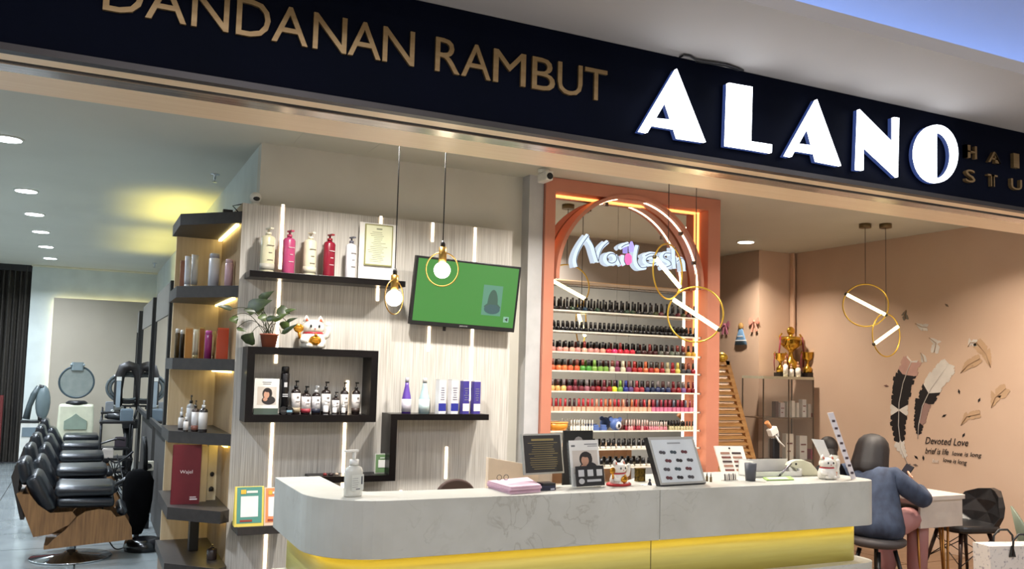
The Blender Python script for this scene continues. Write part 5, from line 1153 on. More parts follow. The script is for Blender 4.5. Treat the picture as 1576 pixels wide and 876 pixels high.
# quilted chair
def quilted_chair(loc, rz):
    o = thing('quilted_chair', 'black quilted chair with dark splayed legs beside the table', 'chair', loc, rz)
    # shell: local +x is the sitter's front
    lb = M('black_quilted_leather', (36, 36, 38), .33, c2=(28, 28, 30), sc=(30, 30, 30))
    def surf(u, v):   # u across -1..1, v 0..1 up the back
        wv = .235*(1-.12*(v-.45)**2*4)*(.86+.14*math.cos((v-.5)*2.2)); x = -.19-.05*v+.07*(1-u*u)*-1*.5+.06*u*u; z = .46+.29*v-.05*u*u*v
        return Vector((x, u*wv, z))
    mb = MB(); nu, nv = 4, 3; idx = {}
    for i in range(nu+1):
        for j in range(nv+1):
            p = surf(-1+2*i/nu, j/nv); puff = -.0 if (i+j) % 2 else .022; idx[i, j] = len(mb.v); mb.v.append(p+Vector((puff, 0, 0)))
    off = len(mb.v)
    for i in range(nu+1):
        for j in range(nv+1): mb.v.append(surf(-1+2*i/nu, j/nv)+Vector((-.045, 0, 0)))
    def q(f, s=False): mb.f.append(f); mb.mi.append(0); mb.sm.append(s)
    for i in range(nu):
        for j in range(nv):
            a, b, c, d = idx[i, j], idx[i+1, j], idx[i+1, j+1], idx[i, j+1]
            if (i+j) % 2: q([a, b, c]); q([a, c, d])
            else: q([a, b, d]); q([b, c, d])
            q([a+off, d+off, c+off, b+off], True)
    for i in range(nu): q([idx[i, 0], idx[i, 0]+off, idx[i+1, 0]+off, idx[i+1, 0]]); q([idx[i, nv], idx[i+1, nv], idx[i+1, nv]+off, idx[i, nv]+off])
    for j in range(nv): q([idx[0, j], idx[0, j+1], idx[0, j+1]+off, idx[0, j]+off]); q([idx[nu, j], idx[nu, j]+off, idx[nu, j+1]+off, idx[nu, j+1]])
    mb.build('backrest', lb, o, local=True, bevel=.006)
    MB().rbox((.0, 0, .445), (.46, .44, .06), .12, 6).build('seat', lb, o, local=True, bevel=.02)
    dk = M('dark_walnut', (52, 30, 22), .4)
    for sx in (-1, 1):
        for sy in (-1, 1): MB().cyl((sx*.13, sy*.13, .42), (sx*.23, sy*.22, 0), .018, .011, n=10).build('leg', dk, o, local=True)
    w = MB()
    for sx in (-1, 1): w.cyl((sx*.15, -.15, .36), (sx*.2, .2, .16), .004, n=6).cyl((sx*.15, .15, .36), (sx*.2, -.2, .16), .004, n=6)
    for sy in (-1, 1): w.cyl((-.15, sy*.15, .36), (.2, sy*.2, .16), .004, n=6).cyl((.15, sy*.15, .36), (-.2, sy*.2, .16), .004, n=6)
    w.build('wire_brace', blackp, o, local=True); return o
quilted_chair((6.55, 4.97, 0), R(168))
# teal chair at the right edge
o = thing('teal_chair', 'grey green rounded chair cut by right edge of view', 'chair', (PZ(1622, 838, .47).x, PZ(1622, 838, .47).y, 0), R(-50))
tm = M('grey_green_plastic', (112, 122, 106), .5)
MB().lathe([(.17, .44), (.23, .46), (.235, .48), (.2, .475), (.0, .46)], 22).build('seat', tm, o, local=True)
bk = [( -.21*math.cos(R(a)), .23*math.sin(R(a))) for a in range(-60, 61, 12)]; mb = MB(); n = len(bk)
vs = [(x, y, .47) for x, y in bk]+[(x*1.08-.03, y*.95, .72-.2*(abs(i-5)/5)**2) for i, (x, y) in enumerate(bk)]+[(x-.015, y, .47) for x, y in bk]+[(x*1.08-.045, y*.95, .72-.2*(abs(i-5)/5)**2) for i, (x, y) in enumerate(bk)]
fs = []
for i in range(n-1): fs += [(i, i+1, n+i+1, n+i), (2*n+i+1, 2*n+i, 3*n+i, 3*n+i+1), (n+i, n+i+1, 3*n+i+1, 3*n+i)]
mb.add(vs, fs+[(0, n, 3*n, 2*n), (n-1, 3*n-1, 4*n-1, 2*n-1)], True).build('backrest', tm, o, local=True)
for sx in (-1, 1):
    for sy in (-1, 1): MB().cyl((sx*.1, sy*.1, .44), (sx*.2, sy*.2, 0), .013, n=8).build('leg', blackp, o, local=True)
# shopping bag
bz = .51; a = PZ(1504, 842, bz); ba = PY(1504, 842, a.y)
o = thing('shopping_bag', 'white speckled shopping bag with black handles on floor', 'bag', (a.x+.35, a.y, 0), R(-14))
MB().add([(-.22, -.09, 0), (.22, -.09, 0), (.22, .09, 0), (-.22, .09, 0), (-.24, -.08, bz), (.24, -.08, bz), (.24, .08, bz), (-.24, .08, bz)], [(0, 3, 2, 1), (0, 1, 5, 4), (1, 2, 6, 5), (2, 3, 7, 6), (3, 0, 4, 7), (5, 6, 7, 4)]).build('bag_body', M('speckled_white_paper', (214, 208, 200), .5, c2=(150, 146, 150), sc=(38, 38, 38), lo=.3, hi=.42, detail=2), o, local=True)
for y in (-.09, .09): MB().tube([(-.07, y, bz-.06), (-.06, y, bz+.04), (-.02, y, bz+.08), (.05, y, bz+.08), (.09, y, bz+.04), (.1, y, bz-.06)], .008, 6).build('handle', blackp, o, local=True)
for x in (-.07, .1): MB().prism_y([(x-.025, bz-.07), (x+.025, bz-.07), (x+.006, bz+.005), (x-.006, bz+.005)], -.094, -.086).build('handle_tab', blackp, o, local=True)

# ------------------------------------------------------------------ WALL DECALS on the right wall
XR = 7.457
def wp(px, py): q = PX(px, py, XR); return Vector((XR, q.y, q.z))
def decal(mb, quad_pts, e=.0):
    vs = [wp(*p)+Vector((-e, 0, 0)) for p in quad_pts]; n = len(vs); mb.add(vs+[v+Vector((.002, 0, 0)) for v in vs], [tuple(range(n)), tuple(range(2*n-1, n-1, -1))]+[((i+1) % n, i, n+i, n+(i+1) % n) for i in range(n)]); return mb
def feather(label, spine, widths, cols, name='feather_decal'):
    """spine: pixel points root->tip on the wall; barbs as separate slivers"""
    S = [Vector((x, y)) for x, y in spine]; o = thing(name, label, 'wall sticker', wp(*spine[len(spine)//2]))
    random.seed(len(label)); N = len(S)
    def at(t):
        f = t*(N-1); i = min(int(f), N-2); return S[i].lerp(S[i+1], f-i), (S[i+1]-S[i]).normalized()
    groups = {}
    n = 26
    for k in range(n):
        t = .06+.92*k/n; p, d = at(t); nrm = Vector((-d.y, d.x)); wd = widths[0]*math.sin(min(1, t*1.5+.1)*math.pi/2)*(1 if t < .85 else (1-t)/.15*.6+.4)
        for sgn in (-1, 1):
            c = cols[min(int(t*len(cols)), len(cols)-1)] if not callable(cols) else cols(t, sgn)
            w2 = wd*random.uniform(.82, 1.12); p2 = at(min(t+.10, 1))[0]; tip = p+nrm*(sgn*w2)+d*(wd*.6)
            groups.setdefault(c, MB()); decal(groups[c], [(p.x, p.y), (p2.x, p2.y), (tip.x+d.x*wd*.4, tip.y+d.y*wd*.4), (tip.x, tip.y)] if sgn > 0 else [(p.x, p.y), (tip.x, tip.y), (tip.x+d.x*wd*.4, tip.y+d.y*wd*.4), (p2.x, p2.y)], .0005+.0001*(k % 3))
    for c, mb in groups.items(): mb.build('barbs', rgb(c, .6), o)['kind'] = 'stuff'
    sp = MB(); sp.tube([wp(q.x, q.y)+Vector((-.003, 0, 0)) for q in S], .0035, 4); sp.build('quill', rgb((206, 200, 192) if widths[0] > 12 else (164, 132, 102), .6), o); return o
BK = (26, 22, 24); WH = (214, 208, 200); PKt = (190, 150, 138)
random.seed(3)
feather('large black feather sticker with pinkish grey tip on wall', [(1397, 714), (1387, 690), (1383, 655), (1384, 620), (1390, 590), (1398, 568), (1403, 556)], [15], lambda t, s: WH if t > .93 or (t < .2) or (.36 < t < .42) else (PKt if t > .72 else BK))
feather('black feather sticker with big white tip, right of pair', [(1413, 676), (1414, 655), (1420, 625), (1432, 600), (1446, 580), (1460, 560)], [15], lambda t, s: WH if t > .55 else ((150, 120, 112) if (s > 0 and .15 < t < .4) else BK))
for (pts, c, wdt, lab) in (([(1479, 574), (1490, 562), (1508, 552)], (190, 158, 126), 7, 'tan embossed feather sticker right of the white tip'),
                      ([(1525, 566), (1518, 545), (1503, 527)], (190, 158, 126), 8, 'tan curled feather sticker high on the wall'),
                      ([(1526, 628), (1532, 612), (1548, 598)], (190, 158, 126), 9, 'tan feather sticker, rightmost on the wall'),
                      ([(1479, 655), (1488, 641), (1508, 637)], (190, 158, 126), 6, 'tan feather sticker low above the words'),
                      ([(1490, 534), (1494, 527), (1502, 528)], WH, 5, 'small white curl sticker high on the wall'),
                      ([(1430, 520), (1441, 528), (1438, 542)], WH, 6, 'white curved feather sticker above the big white tip'),
                      ([(1409, 498), (1418, 503), (1426, 504)], WH, 5, 'flat white feather sticker below the ring pendants'),
                      ([(1395, 477), (1392, 484), (1394, 491)], (120, 112, 98), 4, 'small grey feather sticker at top left of group'),
                      ([(1417, 543), (1421, 550), (1422, 556)], WH, 4, 'tiny white feather sticker between two big feathers')):
    feather(lab, pts, [wdt], lambda t, s, c=c: c)
k = 0
for (px, py, c) in ((1457, 470, (110, 92, 76)), (1476, 603, BK), (1507, 616, BK), (1453, 640, BK), (1364, 594, (120, 84, 76)), (1410, 704, BK), (1421, 705, BK), (1483, 670, BK), (1398, 716, BK), (1409, 716, (110, 96, 90))):
    o = thing('petal_decal', 'tiny %s petal sticker, %s counted from the top of wall' % ('dark' if c == BK else 'greyish brown', OR[k]), 'wall sticker', wp(px, py), group='tiny petals around the feathers')
    a = R(40+37*k); dx, dy = math.cos(a), math.sin(a); k += 1
    decal(MB(), [(px-dx*4, py-dy*4), (px-dy*1.8, py+dx*1.8), (px+dx*4, py+dy*4), (px+dy*1.8, py-dx*1.8)][::-1], .001).build('petal', rgb(c, .6), o)
def wall_text(s, x0, y0, x1, y1, hpx, col, label, parent=None):
    a = wp(x0, y0); b = wp(x1, y1); L = (a-b).length; hz = hpx*WD(a)/FP
    mb = text_into(MB(), s, (a+Vector((-.0005, 0, 0)), (b-a).normalized(), UP, NX), L, hz, .0025)
    # handwriting slant
    for v in mb.v: v.y -= (v.z-a.z)*.25
    return mb.build('lettering', rgb(col, .6), parent)
o = thing('wall_lettering', 'black handwritten style words about love on tan wall', 'wall sticker', wp(1430, 690))
wall_text('Devoted Love', 1424, 683, 1489, 687, 10.5, BK, '', o); wall_text('brief is life', 1424, 698, 1459, 700.5, 9, BK, '', o); wall_text('love is long', 1465, 703, 1509, 706, 8.5, BK, '', o)
wall_text('but', 1435, 712, 1444, 712.5, 6, WH, '', o); wall_text('love is long', 1451, 713, 1487, 717.5, 8.5, BK, '', o)

# ------------------------------------------------------------------ PERSON
def skin_mesh(name, pts, edges, radii, m, parent, root=0, sub=2, rad_y=None):
    me = bpy.data.meshes.new(name); me.from_pydata([tuple(p) for p in pts], edges, []); o = bpy.data.objects.new(name, me); COL.objects.link(o)
    md = o.modifiers.new('skin', 'SKIN'); md.use_smooth_shade = True
    for i, r in enumerate(radii):
        sv = me.skin_vertices[0].data[i]; sv.radius = r if isinstance(r, tuple) else (r, r); sv.use_root = (i == root)
    s = o.modifiers.new('sub', 'SUBSURF'); s.levels = sub; s.render_levels = sub
    dg = bpy.context.evaluated_depsgraph_get(); me2 = bpy.data.meshes.new_from_object(o.evaluated_get(dg)); bpy.data.objects.remove(o)
    me2.materials.clear(); me2.materials.append(m)
    for p in me2.polygons: p.use_smooth = True
    o = bpy.data.objects.new(name, me2); COL.objects.link(o)
    if parent is not None: o.parent = parent
    return o
PP = PY(1350, 815, 4.72); PP.z = 0; FA = R(90-72)      # facing azimuth; local +x is the person's front, +y the left side
pe = thing('person', 'seated person in denim jacket and pink trousers holding a phone', 'person', PP, FA)
skin = M('skin', (196, 150, 124), .5); denim = M('denim', (58, 70, 92), .85, c2=(34, 43, 62), sc=(14, 14, 9), bump=.25, lo=.3, hi=.7); pinkt = M('dusty_pink_cloth', (162, 118, 116), .8, c2=(160, 108, 106), sc=(8, 8, 8)); hairm = M('dark_hair', (24, 17, 17), .6, c2=(16, 11, 12), sc=(60, 60, 6))
zs = .50
# body: pelvis, spine, neck, head, arms with hands, legs with feet
B = [(0, 0, zs+.1), (.03, 0, zs+.3), (.10, 0, zs+.46), (.16, 0, zs+.55), (.20, 0, zs+.64), (.23, 0, zs+.72),
     (.10, -.17, zs+.45), (.22, -.27, zs+.27), (.42, -.16, zs+.36), (.46, -.12, zs+.40),
     (.10, .17, zs+.45), (.24, .25, zs+.27), (.44, .10, zs+.33), (.48, .05, zs+.36),
     (.05, -.09, zs+.08), (.44, -.11, zs+.08), (.42, -.11, .08), (.54, -.12, .04), (.05, .09, zs+.08), (.44, .11, zs+.08), (.42, .11, .08), (.54, .12, .04)]
Ed = [(0, 1), (1, 2), (2, 3), (3, 4), (4, 5), (2, 6), (6, 7), (7, 8), (8, 9), (2, 10), (10, 11), (11, 12), (12, 13), (0, 14), (14, 15), (15, 16), (16, 17), (0, 18), (18, 19), (19, 20), (20, 21)]
Ra = [.13, .12, .12, .05, .075, .08, .05, .036, .026, .022, .05, .036, .026, .022, .08, .055, .038, .03, .08, .055, .038, .03]
SQ = .87
def lean(P): return [(x, y+.10*max(0, z-zs-.15)/.5, zs+(z-zs)*SQ if z > zs+.09 else z) for x, y, z in P]
B = lean(B); LY = .10*(.71-.15)/.5
skin_mesh('body', B, Ed, Ra, skin, pe)
# fingers round the phone
for hx, hy, hz, sg in ((.47, -.07, zs+.405*SQ, 1), (.49, .092, zs+.365*SQ, -1)):
    for f in range(4):
        b0 = Vector((hx, hy+sg*.004, hz-.018+.014*f)); skin_mesh('finger', [b0, b0+Vector((.028, sg*.012, .004)), b0+Vector((.046, sg*.03, .004)), b0+Vector((.044, sg*.045, .002))], [(0, 1), (1, 2), (2, 3)], [.0095, .009, .0085, .007], skin, pe, sub=1)
    b0 = Vector((hx-.005, hy+sg*.01, hz+.03)); skin_mesh('thumb', [b0, b0+Vector((.01, sg*.02, .025)), b0+Vector((.02, sg*.034, .04))], [(0, 1), (1, 2)], [.011, .01, .008], skin, pe, sub=1)
# jacket: flares at the hem
J = [(-.04, 0, zs-.07), (0, 0, zs+.12), (.03, 0, zs+.3), (.085, 0, zs+.44), (.13, 0, zs+.51), (.08, -.15, zs+.46), (.15, -.235, zs+.36), (.23, -.285, zs+.265), (.33, -.23, zs+.31), (.42, -.17, zs+.355), (.08, .15, zs+.46), (.15, .235, zs+.36), (.24, .26, zs+.265), (.34, .19, zs+.30), (.43, .11, zs+.33)]
JE = [(0, 1), (1, 2), (2, 3), (3, 4), (3, 5), (5, 6), (6, 7), (7, 8), (8, 9), (3, 10), (10, 11), (11, 12), (12, 13), (13, 14)]
JR = [(.26, .2), (.205, .165), (.17, .14), (.155, .13), .07, .095, .08, .07, .06, .05, .095, .08, .07, .06, .05]
skin_mesh('denim_jacket', lean(J), JE, JR, denim, pe)
skin_mesh('trousers', [(0, 0, zs+.08), (.04, -.1, zs+.05), (.26, -.11, zs+.09), (.45, -.115, zs+.085), (.44, -.115, zs-.12), (.42, -.115, .12), (.04, .1, zs+.05), (.26, .11, zs+.09), (.45, .115, zs+.085), (.44, .115, zs-.12), (.42, .115, .12)],
          [(0, 1), (1, 2), (2, 3), (3, 4), (4, 5), (0, 6), (6, 7), (7, 8), (8, 9), (9, 10)], [.11, .1, .095, .085, .08, .075, .1, .095, .085, .08, .075], pinkt, pe)
# face
head_parts0 = len(COL.objects)
MB().ball((.335, 0, zs+.69), (.018, .014, .02)).build('nose', skin, pe, local=True)
for sy in (-1, 1):
    MB().ball((.31, sy*.033, zs+.715), (.01, .014, .008)).build('eye', blackp, pe, local=True); MB().ball((.225, sy*.082, zs+.69), (.022, .01, .03)).build('ear', skin, pe, local=True)
MB().ball((.315, 0, zs+.65), (.01, .025, .007)).build('mouth', rgb((150, 70, 70), .5), pe, local=True)
hz_ = zs+.70*SQ
HM = Matrix.Translation((.175, 0, zs+.675)) @ Matrix.Rotation(R(18), 4, 'Y')
hb = MB().lathe([(.09, -.235), (.125, -.225), (.138, -.19), (.134, -.13), (.126, -.05), (.122, .02), (.108, .075), (.078, .115), (.04, .135), (.01, .14)], 44)
for v in hb.v:
    th = math.atan2(v.y, v.x); q_ = 1+.022*math.sin(11*th+v.z*9)*min(1, max(0, (.12-v.z)*6)); v.x *= q_; v.y *= q_
    if v.z < -.2: v.z += .012*math.sin(7*th)
hb.tf(HM).build('hair', hairm, pe, local=True)
# collar
MB().lathe([(.09, 0), (.1, .03), (.085, .05)], 16, (.125, 0, zs+.52)).build('collar', denim, pe, local=True)
for ob in list(COL.objects)[head_parts0:]:
    for v in ob.data.vertices: v.co.y += LY; v.co.z = zs+(v.co.z-zs)*SQ-(.72*SQ-.72)*0
# phone held in the hands
ph = PP+Matrix.Rotation(FA, 3, 'Z') @ Vector((.53, .01, zs+.40))
o = thing('phone', 'black phone held up by the seated person', 'phone', ph, FA+R(-10))
MB().cbox((0, 0, 0), (.012, .075, .15)).tf(Matrix.Rotation(R(28), 4, 'Y') @ Matrix.Rotation(R(20), 4, 'X')).build('case', blackp, o, local=True, bevel=.004)
MB().cbox((-.0065, 0, 0), (.001, .066, .135)).tf(Matrix.Rotation(R(28), 4, 'Y') @ Matrix.Rotation(R(20), 4, 'X')).build('screen', rgb((40, 42, 50), .2), o, local=True)
# stool
st = thing('stool', 'dark round stool with splayed legs under the person', 'stool', (PP.x, PP.y, 0))
MB().lathe([(.17, .41), (.2, .43), (.2, .46), (.17, .475)], 22, (PP.x, PP.y, 0)).build('seat', M('grey_seat_cloth', (70, 66, 66), .7), st)
for a in (45, 135, 225, 315): MB().cyl((PP.x+.12*math.cos(R(a)), PP.y+.12*math.sin(R(a)), .38), (PP.x+.22*math.cos(R(a)), PP.y+.22*math.sin(R(a)), 0), .016, .012, n=8).build('leg', blackp, st)
# second person hidden behind the counter charts
p = PY(1276, 692, 6.3); s = WD(p)/FP
pb = thing('person', 'dark haired person mostly hidden behind white charts', 'person', (p.x, 6.3, 0), R(60))
hz = p.z
skin_mesh('body', [(0, 0, hz-.66), (0, 0, hz-.4), (.02, 0, hz-.24), (.03, 0, hz-.14), (.04, 0, hz-.05), (.05, 0, hz+.03), (0, -.17, hz-.26), (.08, -.24, hz-.5), (.28, -.16, hz-.44), (0, .17, hz-.26), (.08, .24, hz-.5), (.28, .16, hz-.44), (.08, -.1, hz-.7), (.42, -.1, hz-.7), (.4, -.1, .05), (.08, .1, hz-.7), (.42, .1, hz-.7), (.4, .1, .05)],
          [(0, 1), (1, 2), (2, 3), (3, 4), (4, 5), (2, 6), (6, 7), (7, 8), (2, 9), (9, 10), (10, 11), (0, 12), (12, 13), (13, 14), (0, 15), (15, 16), (16, 17)], [.14, .13, .12, .05, .07, .075, .06, .045, .03, .06, .045, .03, .08, .06, .04, .08, .06, .04], M('dark_clothes', (30, 28, 32), .8), pb)
MB().ball((.06, 0, hz-.005), (.08, .07, .1), 16, 10).build('face', skin, pb, local=True)
MB().ball((.025, 0, hz+.02), (.09, .092, .105), 16, 10).tube([(-.03, 0, hz), (-.06, 0, hz-.12), (-.05, 0, hz-.25)], [.07, .06, .02], 8).build('hair', hairm, pb, local=True)
tag(MB().rbox((p.x, 6.3, hz-.8), (.42, .42, .06), .1).cyl((p.x, 6.3, 0), (p.x, 6.3, hz-.83), .03).cyl((p.x, 6.3, 0), (p.x, 6.3, .03), .22, n=20).build('work_stool', blackp), 'black work stool hidden behind the counter', 'stool')

# ------------------------------------------------------------------ SALON
def salon_chair():
    o = thing('salon_chair', '', 'chair', (0, 0, 0)); s = .0054; c0 = 102; f0 = 855
    q = lambda pts: [((x-c0)*s, (f0-y)*s) for x, y in pts]
    hw = .27
    lo = q([(66, 832), (184, 824), (182, 806), (172, 788), (160, 790), (152, 780), (136, 777), (118, 780), (106, 788), (92, 806), (78, 818)])
    for y in (-hw, hw-.015): MB().prism_y(lo[::-1], y, y+.015).build('side_shell', plywood, o, local=True)
    MB().prism_y(q([(66, 832), (184, 824), (184, 820), (66, 827)])[::-1], -hw+.015, hw-.015).build('under_shell', plywood, o, local=True)
    ba = q([(27, 751), (44, 752), (56, 768), (72, 780), (100, 779), (106, 786), (98, 797), (74, 810), (52, 813)])
    MB().prism_y(ba[::-1], -hw-.01, -hw+.005).prism_y(ba[::-1], hw-.005, hw+.01).prism_y(q([(27, 751), (34, 751), (60, 812), (52, 813)])[::-1], -hw, hw).build('back_shell', plywood, o, local=True)
    MB().prism_y(q([(52, 813), (66, 809), (66, 817), (56, 820)])[::-1], -.1, .1).build('hinge', chrome, o, local=True)
    def cushion(c, d, rot, nm):
        mb = MB(); nn = 8
        for sx in (0,):
            mb.cbox((0, 0, 0), d)
        ob = mb.tf(Matrix.Translation(c) @ Matrix.Rotation(R(rot), 4, 'Y')).build(nm, leather, o, local=True, bevel=min(d)*.42); ob.modifiers['bevel'].segments = 4
        for p in ob.data.polygons: p.use_smooth = True
    cushion(((116-c0)*s, 0, (f0-751)*s), (.44, .5, .09), 0, 'seat_cushion'); cushion(((118-c0)*s, 0, (f0-768)*s), (.42, .5, .08), 2, 'seat_base'); cushion(((58-c0)*s, 0, (f0-754)*s), (.12, .5, .34), 28+180-180-56, 'back_cushion')
    cushion(((34-c0)*s, 0, (f0-722)*s), (.10, .42, .2), -14, 'headrest')
    MB().prism_y(q([(18, 728), (24, 708), (30, 708), (28, 745), (38, 790), (33, 790)])[::-1], -.2, .2).build('headrest_shell', rgb((40, 34, 30), .5), o, local=True)
    cushion(((168-c0)*s, 0, (f0-783)*s), (.08, .46, .07), 40, 'front_roll')
    MB().cyl((0, 0, .03), (0, 0, .19), .035, n=16).build('column', chrome, o, local=True)
    MB().lathe([(.30, 0), (.31, .008), (.3, .014), (.06, .035), (.05, .05)], 28).build('base_plate', chrome, o, local=True)
    return o
ch = salon_chair(); cl = ['nearest', 'second nearest', 'middle', 'second farthest', 'farthest']
cy = (8.14, 9.5, 10.85, 12.2, 13.55); ch.location = (-.03, cy[0], 0)
ch['label'] = 'black leather salon chair with walnut shell, nearest of five'; ch['group'] = 'salon chairs in a row'
for k in range(1, 5): dup(ch, (-.05-.01*k, cy[k], 0), 0, 'black leather salon chair with walnut shell, %s of five' % cl[k], 'salon chairs in a row')
# mirrors on the right salon wall
XM = .62
ym = lambda px: PX(px, 480, XM).y
zt2 = (PX(262.7, 435.2, XM).z+PX(220.8, 473.3, XM).z)/2; zm2 = (PX(259.8, 483.8, XM).z+PX(219.9, 507.5, XM).z)/2; zb2 = PX(238, 648, XM).z
for ya, yb, lab in ((ym(216), ym(213), 'farthest slim styling mirror on salon screen'), (ym(236.5), ym(221), 'middle dark framed styling mirror on salon screen'), (ym(262.5), ym(241), 'nearest dark framed styling mirror beside corner shelf')):
    o = thing('styling_mirror', lab, 'mirror', (XM+.02, (ya+yb)/2, 0), group='styling mirrors along the salon wall'); pw = .10
    MB().box((XM+.004, ya+pw, zb2), (XM+.02, yb-.02, zm2)).build('glass', mirror, o)
    MB().box((XM-.01, ya, zb2-.05), (XM+.05, ya+pw, zt2)).build('frame_post', blackp, o); MB().box((XM-.005, yb-.02, zb2-.05), (XM+.05, yb, zt2)).build('frame_post', blackp, o)
    MB().box((XM-.004, ya+pw, zm2), (XM+.05, yb-.02, zt2)).build('top_panel', rgb((104, 100, 92), .5), o)
    MB().box((XM-.01, ya+pw, zb2-.05), (XM+.05, yb-.02, zb2)).build('bottom_rail', blackp, o)
    MB().box((XM+.055, ya, 0), (XM+.09, yb, zt2-.02)).build('backing_panel', rgb((58, 55, 52), .6), o)
# steamer with round hood
Ym = 14.5; s = WD((-.12, Ym, 1.2))/FP
p = PY(118, 588, Ym); o = thing('hood_steamer', 'cream hair steamer with round smoked hood against far wall', 'hair steamer', (p.x, Ym, 0))
rr = 24*s
MB().cyl((p.x, Ym-.03, p.z), (p.x, Ym+.02, p.z), rr, n=32).build('hood', M('smoked_hood', (146, 152, 146), .18, c2=(132, 140, 136)), o)
MB().tube([(p.x+rr*math.cos(R(a)), Ym-.03, p.z+rr*math.sin(R(a))) for a in range(0, 360, 10)], .014, 6, True).build('hood_rim', rgb((60, 74, 80), .3), o)
MB().rbox((p.x, Ym-.02, p.z+rr), (.16, .1, .12), .03).ball((p.x-.08, Ym-.05, p.z+rr+.02), .02).ball((p.x+.08, Ym-.05, p.z+rr+.02), .02).build('hinge', rgb((130, 142, 144), .3), o)
t0 = PY(118, 622, Ym); hw = 24*s; zb2 = .25
MB().prism_y([(t0.x-hw, t0.z), (t0.x+hw, t0.z), (t0.x+hw*1.04, t0.z-.3), (t0.x+hw*.9, zb2), (t0.x-hw*.9, zb2), (t0.x-hw*1.04, t0.z-.3)], Ym-.15, Ym+.15).build('body', creamp, o, bevel=.03)
MB().lathe([(.13, 0), (.15, .03), (.11, .06)], 18, (t0.x, Ym-.02, t0.z-.01)).build('hood_socket', blackp, o)
MB().prism_y([(t0.x-.15, t0.z-.36), (t0.x+.15, t0.z-.36), (t0.x+.15, t0.z-.24), (t0.x+.06, t0.z-.18), (t0.x, t0.z-.13), (t0.x-.06, t0.z-.18), (t0.x-.15, t0.z-.24)][::-1], Ym-.175, Ym-.15).build('water_tank', rgb((142, 156, 140), .3), o)
for a in (45, 135, 225, 315): MB().cyl((t0.x, Ym, zb2), (t0.x+.25*math.cos(R(a)), Ym+.2*math.sin(R(a)), .03), .02).build('foot', chrome, o)
MB().cyl((t0.x, Ym, .1), (t0.x, Ym, zb2+.02), .04).build('post', chrome, o)
# black infrared processor
Yn = 12.9; s = WD((.3, Yn, 1.2))/FP; p = PY(198, 600, Yn)
o = thing('hair_processor', 'black arm hair processor with two grey ring hoods', 'hair processor', (p.x, Yn, 0))
P = lambda x, y, d=0: PY(x, y, Yn+d)
a1 = [P(x, y) for x, y in ((181, 630), (182, 600), (185, 578), (190, 567), (199, 564), (208, 566), (213, 578), (215, 600), (215, 630))]
MB().tube(a1, [.055, .055, .06, .07, .075, .07, .06, .055, .055], 8).build('arch_arm', rgb((26, 20, 18), .45), o)
for rx_, ry_ in ((30, 23), (25, 19)):
    c = P(197, 597, .05); MB().tube([(c.x+rx_*s*math.cos(R(a)), Yn+.05, c.z+ry_*s*math.sin(R(a))) for a in range(0, 360, 12)], .02, 6, True).build('ring_hood', rgb((84, 92, 94), .2), o)
for cx in (182, 217):
    c = P(cx, 607, -.06); MB().cbox((c.x, Yn-.07, c.z), (6*s, .03, 40*s)).build('heater_panel', rgb((150, 162, 170), .3), o)
    MB().cbox((c.x, Yn-.07, P(cx, 583).z), (7*s, .04, 6*s)).build('heater_cap', whitep, o)
c = P(198, 618, 0); MB().cbox((c.x, Yn, c.z), (16*s, .06, 5*s)).build('crossbar', blackp, o)
c = P(198, 625); MB().cbox((c.x, Yn, c.z), (54*s, .05, .025)).build('lower_bar', blackp, o)
MB().tube([P(184, 626), P(186, 640), P(190, 655), P(192, 668)], .018).tube([P(212, 626), P(208, 640), P(204, 655), P(200, 668)], .018).build('yoke', blackp, o)
MB().cyl((p.x, Yn, .05), (p.x, Yn, P(198, 650).z), .03).build('pole', blackp, o)
for a in range(0, 360, 72): MB().cyl((p.x, Yn, .1), (p.x+.28*math.cos(R(a)), Yn+.28*math.sin(R(a)), .03), .018).build('foot', blackp, o)
c = P(200, 652); MB().cbox((c.x, Yn-.04, c.z), (22*s, .14, 14*s)).build('control_box', blackp, o, bevel=.01)
# perm machine far left
Yq = 14.8; s = WD((-.7, Yq, 1.2))/FP; P = lambda x, y, d=0: PY(x, y, Yq+d); p = P(46, 660)
o = thing('perm_machine', 'white salon machine with grey arms beside far curtain', 'salon machine', (p.x, Yq, 0))
tz_ = P(46, 650).z; MB().box((P(33, 650).x, Yq-.15, .12), (P(60, 650).x, Yq+.2, tz_)).build('cabinet', whitep, o, bevel=.01); MB().box((P(35, 660).x, Yq-.165, P(46, 671).z), (P(58, 660).x, Yq-.15, P(46, 657).z)).build('control_panel', rgb((110, 124, 132), .4), o)
MB().box((P(33, 650).x-.01, Yq-.16, tz_), (P(60, 650).x+.01, Yq+.2, tz_+.025)).build('top_tray', blackp, o)
MB().tube([P(40, 645), P(45, 625), P(52, 608), P(60, 595)], [.05, .04, .045, .035], 8).build('arm', rgb((70, 80, 82), .35), o)
MB().ball(P(66, 620), (.1, .06, .26), 14, 10).build('hood', M('grey_hood', (104, 116, 118), .25), o); MB().cyl(P(62, 640), P(62, 649), .035).build('hood_stem', blackp, o); MB().tube([P(60, 595), P(66, 596), P(70, 600)], .03, 8).build('elbow', blackp, o)
for sx in (34, 58):
    for dy in (-.1, .15): MB().cyl((P(sx, 650).x, Yq+dy-.02, .05), (P(sx, 650).x, Yq+dy+.02, .05), .05, n=14).build('caster', blackp, o)
MB().box((P(36, 650).x, Yq-.12, .05), (P(57, 650).x, Yq+.17, .125)).build('chassis', blackp, o)
